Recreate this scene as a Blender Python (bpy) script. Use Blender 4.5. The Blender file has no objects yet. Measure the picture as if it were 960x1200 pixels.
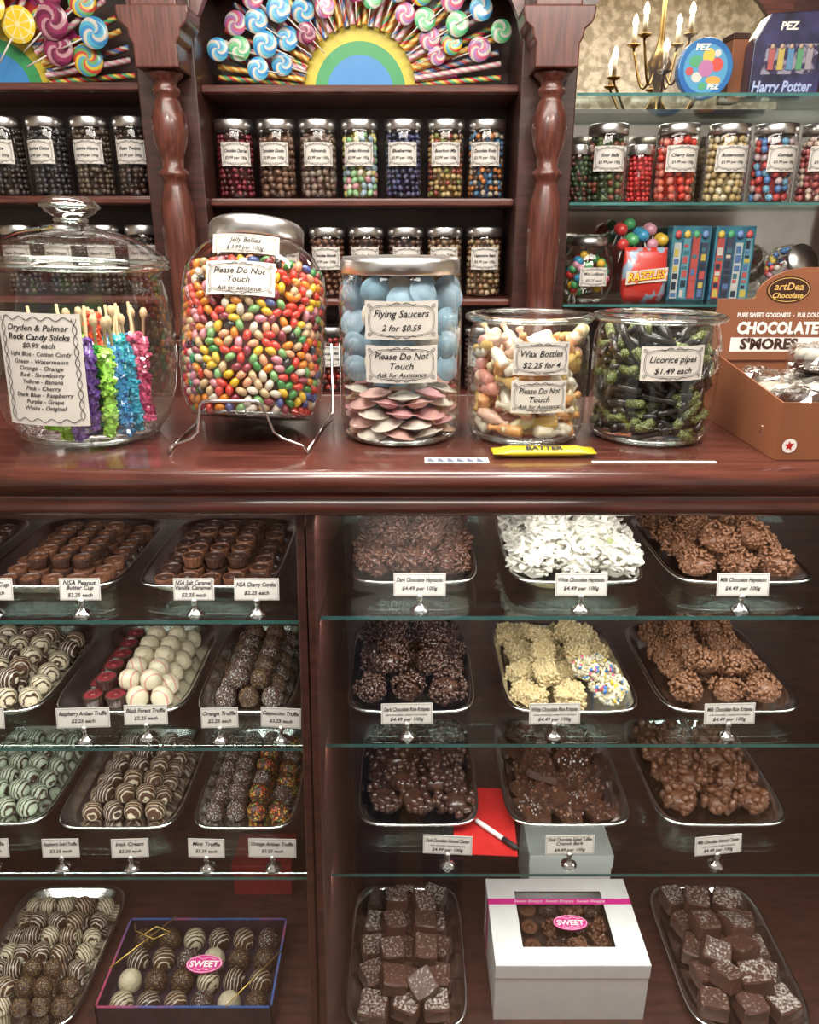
import bpy, bmesh, math, random
from mathutils import Vector, Matrix, Euler
R=random.Random(11)
scene=bpy.context.scene; COL=scene.collection
F=900.0; PT=math.radians(20); CAMZ=1.65
pi=math.pi
def ray(u,v):
    a=(u-480)/F; b=(600-v)/F
    return Vector((a, math.cos(PT)+b*math.sin(PT), -math.sin(PT)+b*math.cos(PT)))
def ony(u,v,y):
    d=ray(u,v); t=y/d.y; return (d.x*t, y, CAMZ+d.z*t)
# ---------------------------------------------------------------- materials
def nt(name):
    m=bpy.data.materials.new(name); m.use_nodes=True
    n=m.node_tree; b=n.nodes['Principled BSDF']; return m,n,b
def L(n,a,b): n.links.new(a,b)
def mat(name,c,c2=None,rough=.45,metal=0,coat=0,ns=30,bump=0,bs=None,emit=0,stretch=None,detail=4,spec=None,lo=.35,hi=.65):
    m,n,b=nt(name)
    b.inputs['Base Color'].default_value=(*c,1); b.inputs['Roughness'].default_value=rough
    b.inputs['Metallic'].default_value=metal; b.inputs['Coat Weight'].default_value=coat; b.inputs['Coat Roughness'].default_value=.12
    if spec is not None: b.inputs['Specular IOR Level'].default_value=spec
    tc=n.nodes.new('ShaderNodeTexCoord'); mp=n.nodes.new('ShaderNodeMapping'); L(n,tc.outputs['Object'],mp.inputs[0])
    if stretch: mp.inputs['Scale'].default_value=stretch
    if c2:
        t=n.nodes.new('ShaderNodeTexNoise'); t.inputs['Scale'].default_value=ns; t.inputs['Detail'].default_value=detail
        L(n,mp.outputs[0],t.inputs['Vector'])
        r=n.nodes.new('ShaderNodeValToRGB'); r.color_ramp.elements[0].position=lo; r.color_ramp.elements[1].position=hi
        r.color_ramp.elements[0].color=(*c,1); r.color_ramp.elements[1].color=(*c2,1)
        L(n,t.outputs['Fac'],r.inputs[0]); L(n,r.outputs[0],b.inputs['Base Color'])
    if bump:
        t=n.nodes.new('ShaderNodeTexNoise'); t.inputs['Scale'].default_value=bs or ns; t.inputs['Detail'].default_value=4
        L(n,mp.outputs[0],t.inputs['Vector'])
        bp=n.nodes.new('ShaderNodeBump'); bp.inputs['Strength'].default_value=bump; bp.inputs['Distance'].default_value=.01
        L(n,t.outputs['Fac'],bp.inputs['Height']); L(n,bp.outputs[0],b.inputs['Normal'])
    if emit:
        b.inputs['Emission Color'].default_value=(*c,1); b.inputs['Emission Strength'].default_value=emit
    return m
def glassmat(name,tint=(1,1,1),base=.05,edge=.75,power=3.0,gc=(1,1,1)):
    m=bpy.data.materials.new(name); m.use_nodes=True; n=m.node_tree; n.nodes.clear()
    o=n.nodes.new('ShaderNodeOutputMaterial'); mx=n.nodes.new('ShaderNodeMixShader')
    t=n.nodes.new('ShaderNodeBsdfTransparent'); t.inputs[0].default_value=(*tint,1)
    g=n.nodes.new('ShaderNodeBsdfGlossy'); g.inputs['Roughness'].default_value=.03; g.inputs[0].default_value=(*gc,1)
    lw=n.nodes.new('ShaderNodeLayerWeight'); lw.inputs[0].default_value=.5
    p=n.nodes.new('ShaderNodeMath'); p.operation='POWER'; p.inputs[1].default_value=power
    q=n.nodes.new('ShaderNodeMath'); q.operation='MULTIPLY_ADD'; q.inputs[1].default_value=edge; q.inputs[2].default_value=base
    L(n,lw.outputs['Facing'],p.inputs[0]); L(n,p.outputs[0],q.inputs[0]); L(n,q.outputs[0],mx.inputs[0])
    L(n,t.outputs[0],mx.inputs[1]); L(n,g.outputs[0],mx.inputs[2]); L(n,mx.outputs[0],o.inputs[0])
    return m
def colmat(name,rough=.3,coat=.3,bump=0,bs=300):
    m,n,b=nt(name); a=n.nodes.new('ShaderNodeAttribute'); a.attribute_name='Col'
    L(n,a.outputs['Color'],b.inputs['Base Color']); b.inputs['Roughness'].default_value=rough; b.inputs['Coat Weight'].default_value=coat
    return m
def wavemat(name,c,c2,scale=60,dist=2.5,th=.72,rough=.3,rot=(0,0,.5)):
    m,n,b=nt(name); tc=n.nodes.new('ShaderNodeTexCoord'); mp=n.nodes.new('ShaderNodeMapping'); mp.inputs['Rotation'].default_value=rot
    oi=n.nodes.new('ShaderNodeObjectInfo'); ml=n.nodes.new('ShaderNodeMath'); ml.operation='MULTIPLY'; ml.inputs[1].default_value=.7; L(n,oi.outputs['Random'],ml.inputs[0])
    ad=n.nodes.new('ShaderNodeVectorMath'); ad.operation='ADD'; L(n,tc.outputs['Object'],ad.inputs[0]); L(n,ml.outputs[0],ad.inputs[1])
    w=n.nodes.new('ShaderNodeTexWave'); w.inputs['Scale'].default_value=scale; w.inputs['Distortion'].default_value=dist; w.inputs['Detail'].default_value=1; w.inputs['Detail Scale'].default_value=1.5
    r=n.nodes.new('ShaderNodeValToRGB'); r.color_ramp.elements[0].position=th; r.color_ramp.elements[1].position=th+.08
    r.color_ramp.elements[0].color=(*c,1); r.color_ramp.elements[1].color=(*c2,1)
    L(n,ad.outputs[0],mp.inputs[0]); L(n,mp.outputs[0],w.inputs[0]); L(n,w.outputs['Fac'],r.inputs[0]); L(n,r.outputs[0],b.inputs['Base Color'])
    bp=n.nodes.new('ShaderNodeBump'); bp.inputs['Strength'].default_value=.4; bp.inputs['Distance'].default_value=.002
    L(n,r.outputs[0],bp.inputs['Height']); L(n,bp.outputs[0],b.inputs['Normal'])
    b.inputs['Roughness'].default_value=rough; return m
def vormat(name,c,cols,scale=300,th=.35,rough=.4,bump=.6):
    m,n,b=nt(name); tc=n.nodes.new('ShaderNodeTexCoord')
    v=n.nodes.new('ShaderNodeTexVoronoi'); v.inputs['Scale'].default_value=scale; L(n,tc.outputs['Object'],v.inputs['Vector'])
    lt=n.nodes.new('ShaderNodeMath'); lt.operation='LESS_THAN'; lt.inputs[1].default_value=th; L(n,v.outputs['Distance'],lt.inputs[0])
    sp=n.nodes.new('ShaderNodeSeparateColor'); L(n,v.outputs['Color'],sp.inputs[0])
    r=n.nodes.new('ShaderNodeValToRGB'); r.color_ramp.interpolation='CONSTANT'
    e=r.color_ramp.elements; e[0].color=(*cols[0],1); e[1].color=(*cols[-1],1); e[1].position=(len(cols)-1)/len(cols)
    for i in range(1,len(cols)-1): k=e.new(i/len(cols)); k.color=(*cols[i],1)
    L(n,sp.outputs[0],r.inputs[0])
    mx=n.nodes.new('ShaderNodeMix'); mx.data_type='RGBA'; mx.inputs[6].default_value=(*c,1)
    L(n,lt.outputs[0],mx.inputs[0]); L(n,r.outputs[0],mx.inputs[7]); L(n,mx.outputs[2],b.inputs['Base Color'])
    bp=n.nodes.new('ShaderNodeBump'); bp.inputs['Strength'].default_value=bump; bp.inputs['Distance'].default_value=.002; bp.invert=True
    L(n,v.outputs['Distance'],bp.inputs['Height']); L(n,bp.outputs[0],b.inputs['Normal'])
    b.inputs['Roughness'].default_value=rough; return m
def dustmat(name,c,dust):
    m,n,b=nt(name); g=n.nodes.new('ShaderNodeNewGeometry'); s=n.nodes.new('ShaderNodeSeparateXYZ'); L(n,g.outputs['Normal'],s.inputs[0])
    tc=n.nodes.new('ShaderNodeTexCoord'); t=n.nodes.new('ShaderNodeTexNoise'); t.inputs['Scale'].default_value=200; t.inputs['Detail'].default_value=6
    oi=n.nodes.new('ShaderNodeObjectInfo'); ad=n.nodes.new('ShaderNodeVectorMath'); ad.operation='ADD'
    L(n,tc.outputs['Object'],ad.inputs[0]); L(n,oi.outputs['Random'],ad.inputs[1]); L(n,ad.outputs[0],t.inputs['Vector'])
    mr=n.nodes.new('ShaderNodeMapRange'); mr.inputs[3].default_value=.82; mr.inputs[4].default_value=1.18; L(n,oi.outputs['Random'],mr.inputs[0])
    mu=n.nodes.new('ShaderNodeMath'); mu.operation='MULTIPLY'; L(n,s.outputs['Z'],mu.inputs[0]); L(n,t.outputs['Fac'],mu.inputs[1])
    m2=n.nodes.new('ShaderNodeMath'); m2.operation='MULTIPLY'; L(n,mu.outputs[0],m2.inputs[0]); L(n,mr.outputs[0],m2.inputs[1])
    r=n.nodes.new('ShaderNodeValToRGB'); r.color_ramp.elements[0].position=.49; r.color_ramp.elements[1].position=.72
    r.color_ramp.elements[0].color=(*c,1); r.color_ramp.elements[1].color=(*dust,1)
    L(n,m2.outputs[0],r.inputs[0]); L(n,r.outputs[0],b.inputs['Base Color']); b.inputs['Roughness'].default_value=.5; return m

WOODH=mat('mahogany_horizontal',(.07,.019,.013),(.145,.042,.029),rough=.36,coat=.4,ns=9,stretch=(1.2,14,14),bump=.05)
WOODV=mat('mahogany_vertical',(.07,.019,.013),(.145,.042,.029),rough=.36,coat=.4,ns=9,stretch=(14,14,1.2),bump=.05)
WOODD=mat('mahogany_dark',(.036,.012,.009),(.072,.023,.017),rough=.42,coat=.25,ns=8,stretch=(1.5,10,10))
GLASS=glassmat('thin_jar_glass',(.985,.995,.99),.05,.8,2.6)
PANE=glassmat('pane_glass',(.975,.985,.985),.11,.6,4)
FILM=glassmat('clear_plastic_film',(.97,.98,.98),.08,.5,4)
SHELFG=glassmat('shelf_glass',(.93,.975,.965),.06,.5,4,(.85,1,.97))
SHELFE=mat('glass_shelf_edge',(.08,.24,.23),(.04,.15,.145),rough=.15,coat=.5,ns=12)
STEEL=mat('brushed_steel',(.8,.79,.78),(.68,.67,.66),rough=.3,metal=1,ns=60,stretch=(1,1,30))
CHROME=mat('chrome',(.8,.8,.8),rough=.12,metal=1)
SILVER=mat('silver_tray_metal',(.84,.84,.83),(.74,.74,.73),rough=.18,metal=1,ns=20)
BRASS=mat('brass',(.4,.27,.11),(.28,.18,.06),rough=.35,metal=1)
PAPER=mat('white_paper',(.74,.71,.66),(.68,.65,.6),rough=.6,ns=40)
INK=mat('black_ink',(.015,.015,.018),rough=.6)
WHITEINK=mat('white_ink',(.85,.82,.78),rough=.6)
CANDY=colmat('glossy_candy'); CANDYM=colmat('matte_candy',.55,.05)
DARK=mat('dark_chocolate',(.035,.015,.010),(.065,.028,.018),rough=.3,coat=.25,ns=120,bump=.3,bs=200)
MILK=mat('milk_chocolate',(.11,.042,.02),(.17,.07,.035),rough=.38,coat=.15,ns=120,bump=.3,bs=200)
WHITEC=mat('white_chocolate',(.68,.6,.42),(.76,.7,.54),rough=.45,ns=80,bump=.3,bs=200)
def spec(ob,label=None,cat=None,group=None,kind=None):
    if label: ob['label']=label
    if cat: ob['category']=cat
    if group: ob['group']=group
    if kind: ob['kind']=kind
    return ob
# ---------------------------------------------------------------- geometry
class G:
    def __init__(s): s.v=[];s.f=[];s.m=[];s.s=[];s.c=[]
    def add(s,vf,mi=0,sm=True,M=None,col=None):
        vs,fs=vf; o=len(s.v)
        if M is not None: vs=[M@Vector(p) for p in vs]
        s.v.extend([tuple(p) for p in vs]); s.f.extend([tuple(i+o for i in f) for f in fs])
        s.m.extend([mi]*len(fs)); s.s.extend([sm]*len(fs))
        if isinstance(col,list): s.c.extend(col)
        else: s.c.extend([col]*len(fs))
        return s
    def mesh(s,name,mats):
        me=bpy.data.meshes.new(name); me.from_pydata(s.v,[],s.f)
        for m in mats: me.materials.append(m)
        me.polygons.foreach_set('material_index',s.m); me.polygons.foreach_set('use_smooth',s.s)
        if any(c is not None for c in s.c):
            at=me.color_attributes.new('Col','FLOAT_COLOR','CORNER'); buf=[]
            for f,c in zip(s.f,s.c):
                c=c or (.5,.5,.5); buf.extend([c[0],c[1],c[2],1.0]*len(f))
            at.data.foreach_set('color',buf)
        me.update(); return me
def obj(name,me,parent=None,loc=(0,0,0),rot=(0,0,0),scale=None,bev=0,**k):
    ob=bpy.data.objects.new(name,me); COL.objects.link(ob); ob.location=loc; ob.rotation_euler=rot
    if scale: ob.scale=(scale,)*3 if not hasattr(scale,'__len__') else scale
    if parent: ob.parent=parent
    if bev:
        b=ob.modifiers.new('bevel','BEVEL'); b.width=bev; b.segments=2; b.limit_method='ANGLE'
    return spec(ob,**k)
def mk(name,g,mats,parent=None,loc=(0,0,0),rot=(0,0,0),**k):
    if not isinstance(mats,(list,tuple)): mats=[mats]
    return obj(name,g.mesh(name,mats),parent,loc,rot,**k)
def root(name,loc,rot=(0,0,0),**k): return obj(name,None,None,loc,rot,**k)
def T(x,y,z): return Matrix.Translation((x,y,z))
def RM(rx,ry,rz): return Euler((rx,ry,rz)).to_matrix().to_4x4()
def S(a,b=None,c=None):
    b=a if b is None else b; c=a if c is None else c
    return Matrix.Diagonal((a,b,c,1))
def box(x0,x1,y0,y1,z0,z1):
    return ([(x0,y0,z0),(x1,y0,z0),(x1,y1,z0),(x0,y1,z0),(x0,y0,z1),(x1,y0,z1),(x1,y1,z1),(x0,y1,z1)],
            [(0,3,2,1),(4,5,6,7),(0,1,5,4),(1,2,6,5),(2,3,7,6),(3,0,4,7)])
def lathe(pf,n=32,a0=0,a1=2*pi):
    vs=[];rings=[]; full=abs(a1-a0-2*pi)<1e-6; k=n if full else n+1
    for r,z in pf:
        if r<1e-6: rings.append([len(vs)]); vs.append((0,0,z))
        else:
            rings.append(list(range(len(vs),len(vs)+k)))
            for i in range(k):
                a=a0+(a1-a0)*i/n; vs.append((r*math.cos(a),r*math.sin(a),z))
    fs=[]
    for A,B in zip(rings,rings[1:]):
        for i in range(n):
            j=(i+1)%k
            if len(A)==1 and len(B)==1: continue
            if len(A)==1: fs.append((A[0],B[j],B[i])) 
            elif len(B)==1: fs.append((A[i],A[j],B[0]))
            else: fs.append((A[i],A[j],B[j],B[i]))
    return vs,fs
def tube(pts,r,n=8,closed=False,caps=True):
    pts=[Vector(p) for p in pts]; m=len(pts); vs=[];fs=[]
    rr=r if hasattr(r,'__len__') else [r]*m
    up=None
    for i,p in enumerate(pts):
        a=pts[(i-1)%m] if (closed or i>0) else p; b=pts[(i+1)%m] if (closed or i<m-1) else p
        d=(b-a).normalized()
        if up is None: up=Vector((0,0,1)) if abs(d.z)<.9 else Vector((0,1,0))
        s=d.cross(up).normalized(); up=s.cross(d).normalized()
        for k in range(n):
            q=2*pi*k/n; vs.append(p+(s*math.cos(q)+up*math.sin(q))*rr[i])
    for i in range(m if closed else m-1):
        j=(i+1)%m
        for k in range(n):
            l=(k+1)%n; fs.append((i*n+k,i*n+l,j*n+l,j*n+k))
    if not closed and caps: fs.append(tuple(range(n))[::-1]); fs.append(tuple((m-1)*n+k for k in range(n)))
    return vs,fs
_ico={}
def ico(sub=1):
    if sub not in _ico:
        b=bmesh.new(); bmesh.ops.create_icosphere(b,subdivisions=sub,radius=1)
        b.verts.ensure_lookup_table()
        _ico[sub]=([tuple(v.co) for v in b.verts],[tuple(v.index for v in f.verts) for f in b.faces]); b.free()
    return _ico[sub]
def prism(poly,y0,y1):
    n=len(poly); vs=[(x,y0,z) for x,z in poly]+[(x,y1,z) for x,z in poly]
    fs=[tuple(range(n)),tuple(range(2*n-1,n-1,-1))]+[(i,i+n,(i+1)%n+n,(i+1)%n) for i in range(n)]
    return vs,fs
def sup(a,b,z,n=5,k=48):
    o=[]
    for i in range(k):
        t=2*pi*i/k; c,s=math.cos(t),math.sin(t)
        o.append((a*math.copysign(abs(c)**(2/n),c), b*math.copysign(abs(s)**(2/n),s), z))
    return o
def loft(rings,cap0=True,cap1=True):
    k=len(rings[0]); vs=[p for r in rings for p in r]; fs=[]
    for i in range(len(rings)-1):
        for j in range(k):
            l=(j+1)%k; fs.append((i*k+j,i*k+l,(i+1)*k+l,(i+1)*k+j))
    if cap0: fs.append(tuple(range(k))[::-1])
    if cap1: fs.append(tuple((len(rings)-1)*k+j for j in range(k)))
    return vs,fs
# ---------------------------------------------------------------- lettering
_tx={}
def txt(s,shear=0.25,bold=0.0):
    key=(s,shear,bold)
    if key in _tx: return _tx[key]
    cu=bpy.data.curves.new('lettering','FONT'); cu.body=s; cu.size=1; cu.align_x='CENTER'; cu.shear=shear; cu.offset=bold; cu.resolution_u=2
    ob=bpy.data.objects.new('lettering',cu); COL.objects.link(ob); bpy.context.view_layer.update()
    dg=bpy.context.evaluated_depsgraph_get(); me=bpy.data.meshes.new_from_object(ob.evaluated_get(dg))
    vs=[tuple(v.co) for v in me.vertices]; fs=[tuple(p.vertices) for p in me.polygons]
    bpy.data.objects.remove(ob); bpy.data.curves.remove(cu); bpy.data.meshes.remove(me)
    _tx[key]=(vs,fs); return _tx[key]
def lines2d(lines,W,g=None):
    """lines: (text,y,size[,shear,bold]) in a flat x/y frame"""
    out=[]
    for l in lines:
        s,y,sz=l[:3]; sh=l[3] if len(l)>3 else .3; bo=l[4] if len(l)>4 else 0.01
        vs,fs=txt(s,sh,bo)
        if not vs: continue
        w=max(v[0] for v in vs)-min(v[0] for v in vs); cx=(max(v[0] for v in vs)+min(v[0] for v in vs))/2
        k=min(sz,W/w); out.append(([((v[0]-cx)*k,v[1]*sz*.95+y-sz*.3) for v in vs],fs))
    return out
def frame2d(w,h,t,ell=False,k=28):
    if ell:
        o=[(w/2*math.cos(2*pi*i/k),h/2*math.sin(2*pi*i/k)) for i in range(k)]; q=[((w/2-t)*math.cos(2*pi*i/k),(h/2-t)*math.sin(2*pi*i/k)) for i in range(k)]
    else:
        n=6
        def edge(W,H):
            c=[(-W,-H),(W,-H),(W,H),(-W,H)];r=[]
            for a,b in zip(c,c[1:]+c[:1]):
                for i in range(n): r.append((a[0]+(b[0]-a[0])*i/n,a[1]+(b[1]-a[1])*i/n))
            return r
        o=edge(w/2,h/2); q=edge(w/2-t,h/2-t); k=len(o)
    return (o+q,[(i,(i+1)%k,(i+1)%k+k,i+k) for i in range(k)])
def ribbon2d(pts,t,closed=False):
    n=len(pts); a=[];b=[]
    for i,(x,y) in enumerate(pts):
        p=pts[(i-1)%n] if (closed or i) else pts[i]; q=pts[(i+1)%n] if (closed or i<n-1) else pts[i]
        dx,dy=q[0]-p[0],q[1]-p[1]; l=math.hypot(dx,dy) or 1; nx,ny=-dy/l*t/2,dx/l*t/2
        a.append((x+nx,y+ny)); b.append((x-nx,y-ny))
    m=n if closed else n-1
    return a+b,[(i,(i+1)%n,(i+1)%n+n,i+n) for i in range(m)]
def plaque2d(w,h,t):
    """oval-ended ornamental frame with scrolls at its corners and crown"""
    out=[]; W,H=w/2,h/2; k=40
    loop=[]
    for i in range(k):
        q=2*pi*i/k; c_,s_=math.cos(q),math.sin(q)
        loop.append((W*math.copysign(abs(c_)**.55,c_),H*math.copysign(abs(s_)**.55,s_)))
    out.append(ribbon2d(loop,t,True)); out.append(ribbon2d([(x*.95,y*.90) for x,y in loop],t*.6,True))
    c=h*.17
    for sx in (1,-1):
        for sy in (1,-1):
            sp=[]
            for i in range(14):
                q=i/13*pi*2.6; r_=c*.6*(1-i/15)
                sp.append((sx*(W*.97-r_*math.cos(q)*.9),sy*(H*.93-r_*math.sin(q)*.8)))
            out.append(ribbon2d(sp,t*1.2))
            sp=[(sx*(h*.05+i/9*h*.42),sy*(H*1.04+h*.04*math.sin(i/9*pi*2))) for i in range(10)]; out.append(ribbon2d(sp,t*1.3))
    return out
def lettering(items,fn,mi=0):
    g=G()
    for vs,fs in items: g.add(([fn(x,y) for x,y in vs],fs),mi,False)
    return g
def flat(eps=0.0004,oy=0,ox=0): return lambda x,y:(x+ox,-eps,y+oy)
def wrap(Rd,th0,z0): return lambda x,y:(Rd*math.sin(x/Rd+th0),-Rd*math.cos(x/Rd+th0),y+z0)
def sheet(w,h,fn,n=10):
    vs=[];fs=[]
    for j in range(2):
        for i in range(n+1): vs.append(fn(-w/2+w*i/n,-h/2+h*j))
    for i in range(n): fs.append((i,i+1,n+2+i,n+1+i))
    return vs,fs
def jar_label(par,w,h,lines,Rd,th,z,ornate=True,tilt=0,lw=1):
    ct,st=math.cos(tilt),math.sin(tilt)
    def mkf(r):
        f=wrap(r,th,z); return lambda x,y:f(x*ct-y*st,x*st+y*ct)
    p=mk('paper_label',G().add(sheet(w,h,mkf(Rd+.0006)),0,True),PAPER,par,label='white paper price label')
    it=lines2d(lines,w*.74)
    if ornate: it+=plaque2d(w*.9,h*.82,h*.013*lw)
    mk('lettering',lettering(it,mkf(Rd+.0013)),INK,p)
    return p
# ================================================================ CAMERA, WORLD, LIGHTS
cam=bpy.data.cameras.new('camera'); cam.sensor_fit='VERTICAL'; cam.sensor_height=24; cam.lens=24*F/1200; cam.clip_start=.02
co=bpy.data.objects.new('camera',cam); COL.objects.link(co); co.location=(0,0,CAMZ); co.rotation_euler=(pi/2-PT,0,0); scene.camera=co
w=bpy.data.worlds.new('world'); scene.world=w; w.use_nodes=True
w.node_tree.nodes['Background'].inputs[0].default_value=(1,.93,.84,1); w.node_tree.nodes['Background'].inputs[1].default_value=.55
try: scene.view_settings.view_transform='Standard'
except Exception: pass
def area(name,loc,sx,sy,e,rot=(0,0,0),col=(1,.93,.84)):
    l=bpy.data.lights.new(name,'AREA'); l.shape='RECTANGLE'; l.size=sx; l.size_y=sy; l.energy=e; l.color=col
    o=bpy.data.objects.new(name,l); COL.objects.link(o); o.location=loc; o.rotation_euler=rot; return o
area('ceiling_light_customer',(0,.1,2.75),2.2,.4,30,(math.radians(20),0,0))
area('ceiling_light_counter',(0,1.2,2.78),2.4,.3,28,(math.radians(30),0,0))
area('shirt_fill_light',(0,1.2,2.7),1.6,.3,30,(math.radians(-40),0,0))  # added lamp aimed back at the person so the shirt reflects in the pane
area('ceiling_light_spot',(-.4,.5,2.75),.25,.25,12,(math.radians(20),0,0))
area('ceiling_light_spot',(.7,.5,2.75),.25,.25,12,(math.radians(20),0,0))
CW=(1,.97,.92)
area('case_fill_light',(0,1.01,1.275),1.9,.03,4.6,(math.radians(25),0,0),CW)  # added lamp under the rail to brighten the case interior
for z,e in ((1.11,2.6),(.888,3.0),(.628,3.2)): area('shelf_fill_light',(0,1.012,z),1.9,.012,e,(math.radians(28),0,0),CW)  # added lamps below the shelf fronts that lift the trays
area('back_room_light',(1.0,3.4,2.75),1.2,.6,26)
# ================================================================ ROOM
mk('floor',G().add(box(-3,3,-2.6,4.4,-.05,0),0,False),mat('floor_wood',(.12,.06,.035),(.2,.11,.06),ns=8,stretch=(12,1,1)),kind='structure',label='dark wooden shop floor')
mk('wall_back',G().add(box(-3,3,4.3,4.4,0,2.9),0,False),mat('cream_plaster',(.46,.40,.30),(.78,.72,.58),ns=26,bump=1.0,bs=45,rough=.8,lo=.42,hi=.58),kind='structure',label='cream textured plaster wall')
mk('ceiling',G().add(box(-3,3,-.9,4.4,2.9,2.95),0,False),mat('ceiling_cream',(.7,.64,.52),(.78,.72,.6),ns=10,bump=.5,bs=30),kind='structure',label='cream textured ceiling')
mk('wall_left',G().add(box(-3.1,-3,-.5,4.4,0,2.9),0,False),mat('wall_cream',(.6,.5,.36),(.66,.56,.42)),kind='structure',label='cream side wall')
mk('wall_right',G().add(box(3,3.1,-.5,4.4,0,2.9),0,False),bpy.data.materials['wall_cream'],kind='structure',label='cream side wall')
mk('haze_block_wall',G().add(box(-3,3,-2.7,-2.6,0,1.85),0,False),mat('haze_block_brown',(.05,.02,.015),(.22,.13,.08),ns=3,rough=.5,lo=.5,hi=.62),kind='structure',label='unseen low dark wall added behind the customer to cut haze in the glass')  # added out of view, low and dark, to darken what the pane reflects
# ================================================================ DISPLAY CASES
CT=1.354; DECK=.24
def case(x0,x1,dz,lab):
    r=root('display_case',((x0+x1)/2,1.25,0),label=lab,cat='display case',group='glass display cases')
    X0=x0-(x0+x1)/2; X1=-X0
    mk('case_base',G().add(box(X0,X1,-.44,.21,0,DECK),0,False),WOODD,r,bev=.003)
    mk('back_panel',G().add(box(X0,X1,.19,.21,DECK,1.285),0,False),WOODD,r)
    for a,b in ((X0,X0+.012),(X1-.012,X1)):
        mk('side_panel',G().add(([(a,-.40,DECK),(b,-.40,DECK),(b,.19,DECK),(a,.19,DECK),(a,-.255,1.285),(b,-.255,1.285),(b,.19,1.285),(a,.19,1.285)],box(0,1,0,1,0,1)[1]),0,False),WOODD,r,bev=.002)
    mk('glass_front',G().add(([(X0,-.42,DECK),(X1,-.42,DECK),(X1,-.265,1.2855),(X0,-.265,1.2855)],[(0,1,2,3)]),0,False),PANE,r,label='clear slanted glass front pane')
    for z in (1.1245,.9017,.642):
        z+=dz; g=G().add(box(X0+.014,X1-.014,-.25,.17,z-.006,z),0,False)
        g.m[2]=1; g.m[1]=0
        mk('glass_shelf',g,[SHELFG,SHELFE],r,label='clear glass shelf with green edge')
    return r
case(-1.15,-.146,-.007,'mahogany display case with glass shelves of truffles')
case(-.144,1.15,0,'mahogany display case with glass shelves of chocolate clusters')
prof=[(.985,1.286),(.978,1.29),(.974,1.30),(.978,1.308),(.984,1.312),(.98,1.318),(.972,1.324),(.966,1.333),(.966,1.343),(.972,1.35),(.982,1.354),(1.46,1.354),(1.46,1.286)]
n=len(prof); vs=[(-1.3,y,z) for y,z in prof]+[(1.3,y,z) for y,z in prof]
fs=[tuple(range(n))[::-1],tuple(range(n,2*n))]+[(i,(i+1)%n,(i+1)%n+n,i+n) for i in range(n)]
CTW=mat('polished_mahogany_top',(.055,.016,.012),(.115,.033,.024),rough=.26,coat=.55,ns=8,stretch=(1.2,12,12))
g=G().add((vs,fs),0,True); 
for i in (0,1,12,13,14): g.s[i]=False
mk('countertop',g,CTW,label='polished red mahogany counter top with moulded front rail',cat='counter')
# ================================================================ TRAYS
def tray_mesh(w,l):
    a,b=w/2,l/2
    R_=[sup(a*.78,b*.84,.0,4.2),sup(a*.86,b*.9,.006,4.5),sup(a*.985,b*.985,.019,5.5),sup(a,b,.021,6),sup(a,b,.0235,6),sup(a*.965,b*.975,.0245,6),sup(a*.93,b*.95,.0215,5.5),sup(a*.85,b*.895,.008,4.5),sup(a*.78,b*.84,.003,4.2)]
    return G().add(loft(R_),0,True).mesh('serving_tray',[SILVER])
def tray(x,y,z,w,l,lab,rz=0,grp='silver trays of sweets'):
    return obj('serving_tray',tray_mesh(w,l),None,(x,y,z+.0005),(0,0,rz),label=lab,cat='tray',group=grp)
Z1,Z2,Z3=1.1245,.9017,.642
def scatter(x,y,z,w,l,meshes,name,s,h,lab,cat,grp,layers=2,jit=.12,sx=(.9,1.1),rot=True,rows=None,tilt=0,sh=1.9,fw=.8,fl=.86,rr=.3):
    k=0
    for la in range(layers):
        W=w*fw-s*.9*(1 if la==0 else sh+la*.6); Hh=l*fl-s*.9*(1 if la==0 else sh+la*.6)
        nx=max(1,int(W/s+1.001)); ny=max(1,int(Hh/s+1.001))
        for i in range(nx):
            for j in range(ny):
                px=(i-(nx-1)/2)*s; py=(j-(ny-1)/2)*s
                px+=R.uniform(-jit,jit)*s; py+=R.uniform(-jit,jit)*s
                me=R.choice(meshes) if rows is None else rows(px/(w*.5),py/(l*.5))
                k+=1
                if me is None: continue
                q=R.uniform(*sx); out=.006 if (la==0 and fw>.85 and (i in (0,nx-1) or j in (0,ny-1))) else 0
                obj(name,me,None,(x+px,y+py,z+.004+la*h+out),(R.uniform(-tilt,tilt) if la else 0,R.uniform(-tilt,tilt) if la else 0,R.uniform(0,2*pi) if rot else R.uniform(-rr,rr)),q,label=lab,cat=cat,group=grp)
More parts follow.
